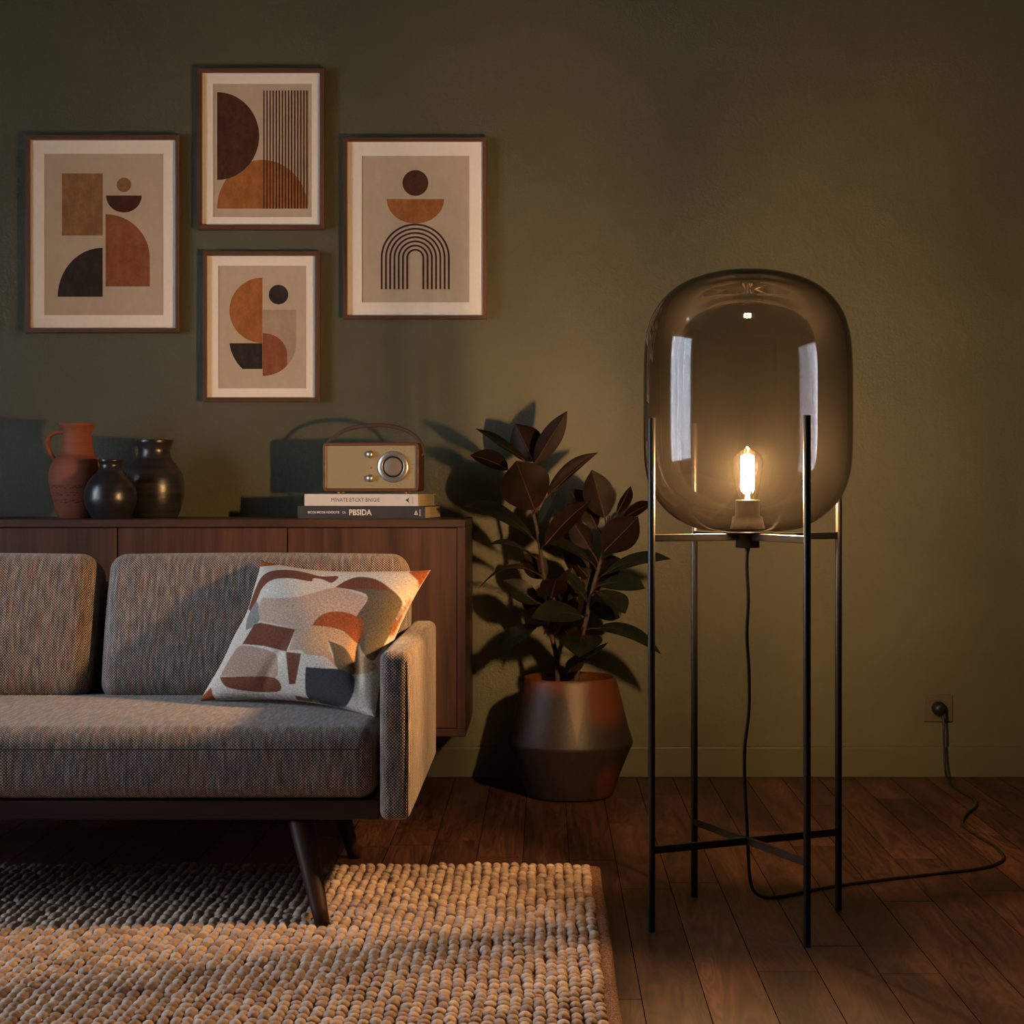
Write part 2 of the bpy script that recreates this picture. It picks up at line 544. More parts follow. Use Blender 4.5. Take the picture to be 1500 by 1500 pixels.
# =================================================================== SOFA
AX0, AX1 = -0.379, -0.309
SC = -1.195           # sofa centre line
LX = lambda x: 2 * SC - x
sofa = thing('sofa', 'grey tweed sofa on splayed dark walnut legs in front of the sideboard', 'sofa', (SC, 4.3, 0))
for s in (0, 1):
    a, b_ = (AX0, AX1) if s == 0 else (LX(AX1), LX(AX0))
    mb = MB(); soft_box(mb, a, b_, 3.878, 4.80, 0.243, 0.628, 0.020, (0.003, 0.004, 0.003))
    arm = mb.build('armrest', M_FAB, sofa)
    xo = b_ - .0035 if s == 0 else a + .0035
    mb = MB()
    tube(mb, smooth_path([(xo - (.003 if s == 0 else -.003), 3.8795, 0.247), (xo - .002 if s == 0 else xo + .002, 3.8795, 0.45), (xo - (.005 if s == 0 else -.005), 3.8815, 0.606)], 6), 0.0017, 6)
    mb.build('seam', M_SEAM, arm)
mb = MB(); soft_box(mb, LX(-.388), -.388, 3.885, 4.60, 0.287, 0.452, 0.042, (0, 0.004, 0.006), n=26)
seat = mb.build('seat_cushion', M_FAB, sofa)
mb = MB()
pts = [(LX(-.40), 3.8925, 0.404), (SC, 3.8795, 0.405), (-.42, 3.8905, 0.404), (-.402, 3.893, 0.404)]
tube(mb, [Vector((x, 3.8850 - 0.0036 * (1 - ((x - SC) / .807) ** 2) + 0.001, 0.405)) for x in np.linspace(LX(-.425), -.425, 40)], 0.0016, 6)
mb.build('seam', M_SEAM, seat)
# back cushions, leaning back
def lean(piv_y, piv_z, ang):
    c, s = math.cos(ang), math.sin(ang)
    return lambda v: Vector((v.x, piv_y + (v.y - piv_y) * c + (v.z - piv_z) * s, piv_z - (v.y - piv_y) * s + (v.z - piv_z) * c))
for (x0, x1) in ((-1.178, -.372), (LX(-.372), -1.212)):
    mb = MB(); soft_box(mb, x0, x1, 4.475, 4.635, 0.452, 0.850, 0.046, (0.006, 0.022, 0.006), n=14)
    mb.xf(lean(4.475, 0.452, math.radians(17)))
    mb.build('back_cushion', M_FAB, sofa)
mb = MB(); soft_box(mb, LX(-.385), -.385, 4.655, 4.71, 0.30, 0.76, 0.02)
mb.xf(lean(4.655, 0.452, math.radians(17)))
mb.build('backrest_panel', M_FAB, sofa)
mb = MB()
box(mb, LX(-.381), -.381, 3.895, 3.935, 0.243, 0.286, 0.003, 2); box(mb, LX(-.381), -.381, 4.55, 4.60, 0.243, 0.286, 0.003, 2)
for xx in (-.43, SC, LX(-.43)):
    box(mb, xx - .03, xx + .03, 3.93, 4.56, 0.25, 0.286)
box(mb, LX(-.40), -.40, 3.93, 4.56, 0.278, 0.287)
mb.build('frame', M_RAIL, sofa)
for s in (0, 1):
    g = (lambda x: x) if s == 0 else LX
    for (tp, bt, r0, r1) in (((g(-.572), 3.945, .262), (g(-.503), 3.835, .0215), .034, .0175), ((g(-.578), 4.55, .262), (g(-.518), 4.615, 0.0), .030, .0165)):
        mb = MB()
        T, B = Vector(tp), Vector(bt)
        path = [T.lerp(B, t) for t in np.linspace(0, 1, 8)]
        seg = 20
        vs, fs = [], []
        for i, p in enumerate(path):
            r = r0 + (r1 - r0) * (i / 7) ** 0.9
            for k in range(seg):
                an = 2 * PI * k / seg
                vs.append((p.x + r * math.cos(an), p.y + r * math.sin(an), p.z))
        for i in range(7):
            for k in range(seg):
                k2 = (k + 1) % seg
                fs.append((i * seg + k2, i * seg + k, (i + 1) * seg + k, (i + 1) * seg + k2))
        fs.append(tuple(range(seg))); fs.append(tuple(7 * seg + k for k in range(seg - 1, -1, -1)))
        mb.add(vs, fs, smooth=True)
        mb.build('leg', M_LEG, sofa)

# =================================================================== CUSHION with printed shapes
def pillow():
    TL, TR = P(383, 821, 4.56), P(631, 835, 4.32)
    BL, BR = P(293, 1027, 4.36), P(550, 1052, 4.11)
    N = 240
    def sm(poly):
        p = [Vector((x, y, 0)) for x, y in poly]
        return [(v.x, v.y) for v in smooth_path(p + [p[0]], 4)[:-1]]
    CREAM, RUST, BROWN, TAUPE, PINK, CHAR, OLIVE, TAN, GREY = (
        (0.52, 0.46, 0.395), (0.25, 0.066, 0.019), (0.135, 0.045, 0.025), (0.34, 0.225, 0.175), (0.40, 0.285, 0.22),
        (0.040, 0.040, 0.045), (0.105, 0.082, 0.052), (0.42, 0.27, 0.16), (0.20, 0.19, 0.18))
    shapes = [
        (BROWN, [(300, 330), (330, 240), (370, 160), (430, 128), (520, 125), (600, 138), (680, 158), (770, 158), (735, 192), (690, 175), (640, 168), (625, 185), (520, 168), (430, 175), (375, 215), (345, 280), (320, 340)], 1),
        (GREY, [(285, 430), (300, 360), (345, 290), (357, 390), (295, 437)], 1),
        (PINK, [(370, 270), (470, 272), (560, 265), (640, 245), (700, 225), (760, 215), (840, 235), (925, 267), (895, 320), (865, 370), (800, 350), (720, 345), (660, 380), (635, 415), (590, 470), (580, 545), (510, 545), (545, 435), (430, 405), (362, 395), (350, 330)], 0),
        (TAN, [(635, 415), (720, 425), (800, 450), (880, 510), (940, 590), (968, 645), (850, 672), (850, 610), (800, 530), (720, 495), (735, 570), (765, 640), (700, 580), (590, 560), (585, 480)], 1),
        (BROWN, [(268, 512), (330, 410), (362, 400), (545, 435), (498, 552), (380, 522)], 0),
        (TAUPE, [(150, 682), (190, 610), (220, 560), (262, 520), (370, 535), (440, 562), (452, 600), (440, 690), (300, 682)], 1),
        (BROWN, [(150, 685), (300, 682), (440, 690), (465, 757), (330, 762), (200, 742), (163, 715)], 1),
        (BROWN, [(495, 553), (575, 562), (545, 722), (512, 722)], 0),
        (OLIVE, [(755, 215), (850, 165), (950, 168), (1030, 212), (1105, 292), (1075, 380), (1045, 450), (985, 560), (940, 600), (880, 515), (905, 400), (865, 370), (925, 267), (840, 228)], 1),
        (BROWN, [(755, 215), (800, 185), (860, 165), (950, 168), (1015, 205), (1040, 235), (900, 222), (840, 228)], 0),
        (RUST, [(633, 415), (660, 378), (700, 352), (755, 342), (810, 347), (865, 367), (905, 400), (882, 512), (800, 448), (720, 424)], 1),
        (OLIVE, [(718, 493), (800, 530), (850, 610), (852, 672), (765, 640), (740, 560)], 1),
        (CHAR, [(600, 632), (700, 640), (780, 645), (848, 678), (855, 730), (840, 790), (795, 846), (700, 830), (610, 792), (596, 700)], 1),
        (BROWN, [(542, 780), (640, 802), (640, 842), (570, 838)], 0),
        (RUST, [(1140, 285), (1156, 275), (1112, 395), (1040, 482), (1058, 415), (1105, 350)], 1),
        (RUST, [(340, 60), (480, 96), (358, 108)], 0), (RUST, [(1138, 135), (1260, 110), (1190, 245), (1185, 180)], 0),
        (RUST, [(30, 815), (105, 738), (112, 775), (135, 815)], 0)]
    us = np.linspace(0, 1, N + 1)
    ex = ((TR - TL) + (BR - BL)).normalized()
    ey = ((TL - BL) + (TR - BR)).normalized()
    nrm = ex.cross(ey).normalized()          # towards the camera
    if nrm.y > 0: nrm = -nrm
    Ug, Vg = np.meshgrid(us, us, indexing='ij')
    pin = 0.072     # pinched edges
    uu = Ug + pin * (0.5 - Ug) * 2 * (1 - (2 * Vg - 1) ** 2) * np.abs(2 * Ug - 1) ** 3
    vv = Vg + pin * (0.5 - Vg) * 2 * (1 - (2 * Ug - 1) ** 2) * np.abs(2 * Vg - 1) ** 3
    tl, tr, bl, br = (np.array(x) for x in (TL, TR, BL, BR))
    uu3, vv3 = uu[..., None], vv[..., None]
    base = bl * (1 - uu3) * (1 - vv3) + br * uu3 * (1 - vv3) + tl * (1 - uu3) * vv3 + tr * uu3 * vv3
    edge = np.clip((1 - (2 * Ug - 1) ** 2) * (1 - (2 * Vg - 1) ** 2), 0, 1)
    hgt = 0.070 * edge ** 0.42
    # soft creases running in from the edges and corners
    cre = (0.006 * np.sin(9 * Ug + 7 * Vg) + 0.005 * np.sin(17 * Vg - 6 * Ug + 1)) * edge ** 0.3
    cre -= 0.014 * np.exp(-((Ug - .86 + .25 * (Vg - .3)) / .03) ** 2) * np.exp(-((Vg - .30) / .16) ** 2)
    cre -= 0.010 * np.exp(-((Ug - .40 - .2 * (Vg - .2)) / .035) ** 2) * np.exp(-((Vg - .18) / .2) ** 2)
    nv = np.array(nrm)
    front = base + (hgt + cre)[..., None] * nv
    back = base - (hgt * 0.8)[..., None] * nv
    K = N + 1
    # where each thread of the cloth lies relative to the printed outlines
    qx = (front[..., 0] * F / front[..., 1] + VX - 280) / .28
    qy = ((EYE - front[..., 2]) * F / front[..., 1] + VY - 800) / .28
    SS = 3
    img = np.zeros((K, K, 3))
    gx0, gx1 = np.gradient(qx); gy0, gy1 = np.gradient(qy)
    for a_ in range(SS):
        for b_ in range(SS):
            du, dv = (a_ + .5) / SS - .5, (b_ + .5) / SS - .5
            X_, Y_ = qx + gx0 * du + gx1 * dv, qy + gy0 * du + gy1 * dv
            lay = np.zeros((K, K, 3)); lay[:] = CREAM
            for colr, poly, smt in shapes:
                q = sm(poly) if smt else poly
                ins = np.zeros((K, K), bool)
                for i in range(len(q)):
                    x1, y1 = q[i]; x2, y2 = q[(i + 1) % len(q)]
                    if y1 == y2: continue
                    ins ^= ((y1 > Y_) != (y2 > Y_)) & (X_ < (x2 - x1) * (Y_ - y1) / (y2 - y1) + x1)
                lay[ins] = colr
            img += lay / SS ** 2
    verts = np.concatenate([front.reshape(-1, 3), back.reshape(-1, 3)])
    ii, jj = np.meshgrid(np.arange(N), np.arange(N), indexing='ij')
    q = np.stack([ii * K + jj, (ii + 1) * K + jj, (ii + 1) * K + jj + 1, ii * K + jj + 1], -1).reshape(-1, 4)
    faces = np.concatenate([q, q[:, ::-1] + K * K])
    fu = np.stack([Ug, Vg], -1).reshape(-1, 2)
    loc = (BL + BR) / 2; loc.z = 0.45
    me = bpy.data.meshes.new('throw_pillow')
    me.from_pydata((verts - np.array(loc)).tolist(), [], faces.tolist())
    me.polygons.foreach_set('use_smooth', [True] * len(faces))
    ca = me.color_attributes.new('print', 'FLOAT_COLOR', 'POINT')
    cols = np.ones((len(verts), 4)); cols[:K * K, :3] = img.reshape(-1, 3); cols[K * K:, :3] = CREAM
    edge_i = (edge.reshape(-1) < 1e-9)
    cols[K * K:][edge_i] = cols[:K * K][edge_i]
    ca.data.foreach_set('color', cols.ravel())
    uvl = me.uv_layers.new(name='UVMap')
    li = np.array([l.vertex_index for l in me.loops]) % (K * K)
    uvl.data.foreach_set('uv', fu[li].ravel())
    bm = bmesh.new(); bm.from_mesh(me); bmesh.ops.remove_doubles(bm, verts=bm.verts, dist=1e-5); bm.to_mesh(me); bm.free()
    m, nt, b = mat('printed_linen')
    at = nd(nt, 'ShaderNodeAttribute', attribute_name='print')
    wv = noise(nt, coords(nt, 'UV', (330, 60, 1)), 1.0, 2)
    wv2 = noise(nt, coords(nt, 'UV', (60, 330, 1)), 1.0, 2)
    wv3 = math_n(nt, 'ADD', math_n(nt, 'MULTIPLY', wv, 0.5), math_n(nt, 'MULTIPLY', wv2, 0.5))
    tone = ramp(nt, wv3, [(0.38, (0.55, 0.55, 0.55)), (0.62, (1.22, 1.22, 1.22))])
    nt.links.new(mixc(nt, 1.0, at.outputs['Color'], tone, 'MULTIPLY'), b.inputs['Base Color'])
    b.inputs['Roughness'].default_value = 0.9
    b.inputs['Specular IOR Level'].default_value = 0.15
    bump(nt, b, wv3, 0.35, 0.002)
    me.materials.append(m)
    o = bpy.data.objects.new('throw_pillow', me); COL.objects.link(o); o.location = loc
    tag(o, 'cream throw pillow with rust, brown and charcoal abstract shapes leaning in the sofa corner', 'pillow')
pillow()

# =================================================================== RUG
def rug():
    RX0, RX1, RY0, RY1 = -2.6, 0.140, 2.45, 4.45
    root = thing('rug', 'chunky woven natural wool rug on the floor under the sofa front', 'rug', ((RX0 + RX1) / 2, (RY0 + RY1) / 2, 0))
    pw, pl = 0.0232, 0.0310
    nc = int((RX1 - .026 - RX0) / pw); nr = int((RY1 - RY0) / pl)
    # unit bead: a squashed dome, its far end tucked under the next one
    nu, nvv = 14, 8
    uv_, fc = [], []
    for j in range(nvv + 1):
        th = PI * j / nvv
        for i in range(nu):
            ph = 2 * PI * i / nu
            uv_.append((math.sin(th) * math.cos(ph), -math.cos(th), math.sin(th) * math.sin(ph)))
    for j in range(nvv):
        for i in range(nu):
            fc.append((j * nu + i, j * nu + (i + 1) % nu, (j + 1) * nu + (i + 1) % nu, (j + 1) * nu + i))
    unit = np.array(uv_); fc = np.array(fc)
    xs = RX1 - .026 - (np.arange(nc) + .5) * pw
    allv, allf, allc = [], [], []
    k = 0
    for ci, x in enumerate(xs):
        y = RY0 + rng.uniform(0, pl)
        wob = rng.uniform(0, 6)
        while y < RY1 - 0.006:
            L = pl * rng.uniform(0.72, 1.25)
            w = pw * 0.5 * rng.uniform(0.98, 1.22)
            h = 0.0105 * rng.uniform(0.9, 1.25)
            p = unit * np.array([w, L * 0.66, h])
            tilt = rng.uniform(0.20, 0.42); rz = rng.normal(0, 0.16)
            yy, zz = p[:, 1].copy(), p[:, 2].copy()
            p[:, 1] = yy * math.cos(tilt) + zz * math.sin(tilt); p[:, 2] = zz * math.cos(tilt) - yy * math.sin(tilt)
            xx, yy = p[:, 0].copy(), p[:, 1].copy()
            p[:, 0] = xx * math.cos(rz) - yy * math.sin(rz); p[:, 1] = xx * math.sin(rz) + yy * math.cos(rz)
            p += np.array([x + 0.0022 * math.sin(y * 21 + wob) + rng.normal(0, .0012), y + L / 2, 0.0115 + rng.normal(0, .0008)])
            p[:, 2] = np.maximum(p[:, 2], 0.0015)
            p[:, 1] = np.minimum(p[:, 1], RY1)
            allv.append(p); allf.append(fc + k); k += len(p)
            allc.append(np.full(len(p), rng.uniform(0, 1)))
            y += L
    V = np.concatenate(allv); Fc = np.concatenate(allf); C = np.concatenate(allc)
    loc = np.array(root.location)
    me = bpy.data.meshes.new('woven_pile')
    # backing
    bx = np.array([(RX0, RY0, .001), (RX1 - .02, RY0, .001), (RX1 - .02, RY1 - .008, .001), (RX0, RY1 - .008, .001),
                   (RX0, RY0, .009), (RX1 - .02, RY0, .009), (RX1 - .02, RY1 - .008, .009), (RX0, RY1 - .008, .009)])
    bf = [(3, 2, 1, 0), (4, 5, 6, 7), (0, 1, 5, 4), (1, 2, 6, 5), (2, 3, 7, 6), (3, 0, 4, 7)]
    me.from_pydata((np.concatenate([V, bx]) - loc).tolist(), [], Fc.tolist() + [tuple(i + k for i in f) for f in bf])
    me.polygons.foreach_set('use_smooth', [True] * len(Fc) + [False] * 6)
    ca = me.attributes.new('tone', 'FLOAT', 'POINT'); ca.data.foreach_set('value', np.concatenate([C, np.full(8, -1.0)]))
    m, nt, b = mat('undyed_wool')
    at = nd(nt, 'ShaderNodeAttribute', attribute_name='tone')
    c = coords(nt)
    fib = noise(nt, c, 420, 4, 0.7)
    big = noise(nt, c, 9, 2)
    f = math_n(nt, 'ADD', math_n(nt, 'MULTIPLY', at.outputs['Fac'], 0.40), math_n(nt, 'ADD', math_n(nt, 'MULTIPLY', fib, 0.38), math_n(nt, 'MULTIPLY', big, 0.22)))
    nt.links.new(ramp(nt, f, [(0.08, (0.135, 0.078, 0.050)), (0.36, (0.315, 0.232, 0.184)), (0.72, (0.50, 0.395, 0.322))]), b.inputs['Base Color'])
    b.inputs['Roughness'].default_value = 0.95; b.inputs['Specular IOR Level'].default_value = 0.1
    bump(nt, b, fib, 0.5, 0.002)
    me.materials.append(m)
    o = bpy.data.objects.new('woven_pile', me); COL.objects.link(o); o.parent = root
    # braided edge
    m2, nt, b = mat('jute_edge')
    n1 = noise(nt, coords(nt, 'Object', (1, .7, 1)), 300, 3, 0.7)
    nt.links.new(ramp(nt, n1, [(0.40, (0.060, 0.024, 0.013)), (0.62, (0.26, 0.135, 0.078))]), b.inputs['Base Color'])
    b.inputs['Roughness'].default_value = 0.95; bump(nt, b, n1, 1.0, 0.004)
    mb = MB()
    ys = np.linspace(RY0, RY1 - .003, 160)
    tube(mb, [(RX1 - .014 + 0.0015 * math.sin(y * 7), y, 0.0082) for y in ys], 0.0095, 14, flat=(1.65, 0.8))
    mb.build('braided_edge', m2, root)
rug()

# =================================================================== FLOOR LAMP
LC = Vector((0.466, 3.95, 0))
lamp = thing('floor_lamp', 'tall black metal floor lamp with large smoked glass shade and lit filament bulb', 'lamp', LC)
LR, LA = 0.2505, math.radians(24.3)
corner = [LC + Vector((LR * math.cos(LA + k * PI / 2), LR * math.sin(LA + k * PI / 2), 0)) for k in range(4)]
for c in corner:
    mb = MB(); lathe(mb, [(0, 0), (.0075, 0), (.0082, .001), (.0082, 1.1575), (.0076, 1.159), (0, 1.159)], (c.x, c.y, 0), 24)
    mb.build('leg', M_BLACK, lamp)
def bar(a, b_, z, hh=.0083, ww=.006, name='crossbar'):
    mb = MB()
    d = (b_ - a); L = d.length; d.normalize(); s = Vector((-d.y, d.x, 0))
    box(mb, 0, L, -ww, ww, -hh, hh, 0.001, 1)
    mb.xf(lambda v: a + d * v.x + s * v.y + Vector((0, 0, z + v.z)))
    return mb.build(name, M_BLACK, lamp)
for k in (0, 1):
    bar(corner[k], corner[k + 2], 0.184, name='lower_crossbar')
    bar(corner[k], corner[k + 2], 0.8875, name='upper_crossbar')
mb = MB(); lathe(mb, [(0, .862), (.0265, .862), (.0275, .863), (.0275, .8965), (0.060, .8965), (0.060, .899), (0, .899)], (LC.x, LC.y, 0), 40)
lathe(mb, [(0, .853), (.0052, .853), (.006, .854), (.006, .863), (0, .863)], (LC.x, LC.y, 0), 20)
mb.build('hub', M_BLACK, lamp)
# socket and bulb
M_SOCK = simple('dark_bronze_socket', (0.004, 0.003, 0.0022), 0.5, 0.0, spec=0.1)
mb = MB(); lathe(mb, [(0, .906), (.040, .906), (.036, .925), (.0345, .934), (.0285, .936), (.0285, .969), (.0275, .973), (0.021, .973), (0.020, .965), (0, .965)], (LC.x, LC.y, 0), 40)
sock = mb.build('bulb_socket', M_SOCK, lamp)
M_BULB = thin_glass('clear_bulb_glass', (0.99, 0.96, 0.90))[0]
mb = MB(); lathe(mb, [(.0215, .966), (.0225, .975), (.026, .992), (.030, 1.012), (.0345, 1.036), (.0363, 1.054), (.0355, 1.066), (.031, 1.077), (.022, 1.0845), (.011, 1.0895), (.004, 1.0925), (.0022, 1.0955), (0, 1.097)], (LC.x, LC.y, 0), 40)
bulb = mb.build('light_bulb', M_BULB, lamp)
M_FIL = bpy.data.materials.new('glowing_filament'); M_FIL.use_nodes = True
nt = M_FIL.node_tree; nt.nodes.clear()
em = nd(nt, 'ShaderNodeEmission'); em.inputs[0].default_value = (*LAMP_COLOR, 1); em.inputs[1].default_value = LAMP_STRENGTH
nt.links.new(em.outputs[0], nd(nt, 'ShaderNodeOutputMaterial').inputs[0])
for k in range(6):
    a = 2 * PI * (k + .5) / 6
    mb = MB(); lathe(mb, [(0, 1.0), (.0016, 1.001), (.0016, 1.073), (0, 1.074)], (LC.x + 0.0145 * math.cos(a), LC.y + 0.0145 * math.sin(a), 0), 8)
    mb.build('filament', M_FIL, bulb)
mb = MB()
lathe(mb, [(0.007, .968), (.0055, .985), (.0035, .99), (.003, 1.08), (0, 1.082)], (LC.x, LC.y, 0), 14)
for k in range(6):
    a = 2 * PI * (k + .5) / 6
    tip = Vector((LC.x + 0.0145 * math.cos(a), LC.y + 0.0145 * math.sin(a), 0))
    for z0, z1 in ((.988, 1.0), (1.083, 1.074)):
        tube(mb, [(LC.x, LC.y, z0), (tip.x, tip.y, z1)], .0006, 6)
M_STEM = simple('brass_wire', (0.7, 0.55, 0.3), 0.3, 0.8)
mb.build('filament_support', M_STEM, bulb)
# smoked shade
def smoke():
    m, nt, tr, mx, out = thin_glass('smoked_glass')
    lw = nd(nt, 'ShaderNodeLayerWeight'); lw.inputs[0].default_value = 0.5
    cosv = math_n(nt, 'SUBTRACT', 1.0, lw.outputs['Facing'])
    sin2 = math_n(nt, 'SUBTRACT', 1.0, math_n(nt, 'MULTIPLY', cosv, cosv))
    cost = math_n(nt, 'SQRT', math_n(nt, 'SUBTRACT', 1.0, math_n(nt, 'DIVIDE', sin2, 2.25)))
    inv = math_n(nt, 'DIVIDE', 1.0, cost)         # longer path through the glass at grazing angles
    cb = nd(nt, 'ShaderNodeCombineColor')
    for i, t in enumerate((0.58, 0.548, 0.54)):
        nt.links.new(math_n(nt, 'POWER', t, inv), cb.inputs[i])
    nt.links.new(cb.outputs[0], tr.inputs[0])
    nt.links.new(mx.outputs[0], out.inputs[0])
    if GLOW_HAZE > 0:  # added scattering volume, imitates bloom around the lit bulb
        vs = nd(nt, 'ShaderNodeVolumeScatter'); vs.inputs['Color'].default_value = (1, 0.93, 0.82, 1)
        vs.inputs['Density'].default_value = GLOW_HAZE; vs.inputs['Anisotropy'].default_value = 0.0
        nt.links.new(vs.outputs[0], out.inputs['Volume'])
    return m
M_SMOKE = smoke()
GPX = [(0, 778), (40, 778), (62, 776.5), (80, 772.5), (100, 763), (120, 748), (135, 730), (145, 710), (150.5, 688), (153, 660), (153.6, 620), (153.6, 560), (153, 525), (151, 500), (146.5, 478), (139, 458), (127, 440), (110, 424), (90, 412), (66, 403.5), (40, 398), (18, 396.3), (0, 396)]
prof = []
pp = smooth_path([(x / 633 * 0.993, 0, 1 - (y - 715) / 633) for x, y in GPX], 5)
prof = [(max(0, v.x), v.z) for v in pp]
prof[0] = (0, prof[0][1]); prof[-1] = (0, prof[-1][1])
mb = MB(); lathe(mb, prof, (LC.x, LC.y, 0.0), 96)
mb.build('glass_shade', M_SMOKE, lamp)
# cord, lying on the floor to the socket on the wall
def fl(px, py): return P(px, py, F / (py - VY) * (1 - .0045)) 
cordp = [(LC.x, LC.y, .858), P(1094, 830, 3.955), P(1096, 880, 3.97), P(1094, 930, 3.99), P(1097, 985, 4.01), P(1097, 1040, 4.03), P(1091, 1095, 4.05), P(1091, 1150, 4.07), P(1095, 1225, 4.085), P(1097, 1270, 4.10)]
cordp += [P(1100, 1294, 4.115), P(1106, 1307, 4.135)]
cordp += [fl(*q) for q in ((1120, 1314), (1145, 1313), (1180, 1306), (1230, 1297), (1300, 1288), (1370, 1280), (1430, 1273), (1460, 1265), (1470, 1255), (1458, 1240), (1436, 1227), (1416, 1214), (1410, 1203), (1418, 1191), (1430, 1180), (1427, 1171), (1410, 1161), (1396, 1151), )]
cordp += [P(1387, 1138, 5.80), P(1384, 1118, 5.84), P(1383, 1090, 5.855), P(1382.5, 1063, 5.86), P(1381, 1048, 5.87)]
mb = MB(); tube(mb, smooth_path(cordp, 8), 0.0042, 10)
cord = mb.build('cord', M_RUBBER, lamp)
OC = P(1374, 1037, YB)
mb = MB(); lathe(mb, [(0, 0.002), (.0235, .002), (.0245, .006), (.023, .022), (.018, .034), (0.010, .037), (0, .037)], (OC.x, YB - .008, OC.z), 32, axis='-Y')
tube(mb, smooth_path([(OC.x + .005, YB - .034, OC.z - .004), (OC.x + .014, YB - .036, OC.z - .016), (OC.x + .017, YB - .038, OC.z - .034)], 4), 0.0062, 12)
mb.build('plug', M_RUBBER, cord)

# wall outlet
M_PLATE = simple('beige_plastic', (0.058, 0.054, 0.035), 0.45, var=0.04)
ot = thing('wall_outlet', 'square wall outlet above the skirting board with black plug in it', 'outlet', (OC.x, YB, OC.z))
mb = MB(); box(mb, OC.x - .0495, OC.x + .0495, YB - .008, YB + .001, OC.z - .0475, OC.z + .0475, 0.003, 2)
mb.build('face_plate', M_PLATE, ot)
mb = MB(); lathe(mb, [(.0285, 0.0), (.0285, .0095), (.0262, .0095), (.0255, 0.002), (0, .002)], (OC.x, YB - .0005, OC.z), 36, axis='-Y')
mb.build('socket_ring', M_PLATE, ot)

# =================================================================== PICTURES
M_MAT = simple('white_mat_board', (0.74, 0.70, 0.64), 0.85, var=0.02, vscale=60)
def paint(name, col, var=0.3, rough=0.85):
    m, nt, b = mat(name)
    n1 = noise(nt, coords(nt, 'Object', (1, 1, .55)), 26, 5, 0.65)
    n2 = noise(nt, coords(nt), 160, 3)
    f = math_n(nt, 'ADD', math_n(nt, 'MULTIPLY', n1, .75), math_n(nt, 'MULTIPLY', n2, .25))
    lo = tuple(x * (1 - var * .5) for x in col); hi = tuple(min(1, x * (1 + var) + .03 * var) for x in col)
    nt.links.new(ramp(nt, f, [(0.42, lo), (0.72, hi)]), b.inputs['Base Color'])
    b.inputs['Roughness'].default_value = rough; b.inputs['Specular IOR Level'].default_value = 0.2
    return m
M_PAPER = paint('print_paper', (0.43, 0.355, 0.275), 0.06)
C_DARK = paint('print_dark_brown', (0.055, 0.020, 0.012))
C_BLACK = paint('print_black', (0.024, 0.020, 0.019))
C_TAN = paint('print_tan', (0.215, 0.112, 0.048))
C_RUST = paint('print_rust', (0.215, 0.075, 0.034))
C_OCHRE = paint('print_ochre', (0.285, 0.108, 0.030))
C_SAND = paint('print_sand', (0.33, 0.25, 0.175), 0.15)
C_LINE = paint('print_line', (0.050, 0.021, 0.014))
C_STRIPE2 = paint('print_stripe_over', (0.10, 0.028, 0.012))
def arc(cx, cy, rx, ry, a0, a1, n=40):
    return [(cx + rx * math.cos(math.radians(a0 + (a1 - a0) * i / n)), cy - ry * math.sin(math.radians(a0 + (a1 - a0) * i / n))) for i in range(n + 1)]
YFR = 5.878      # front face of the frames
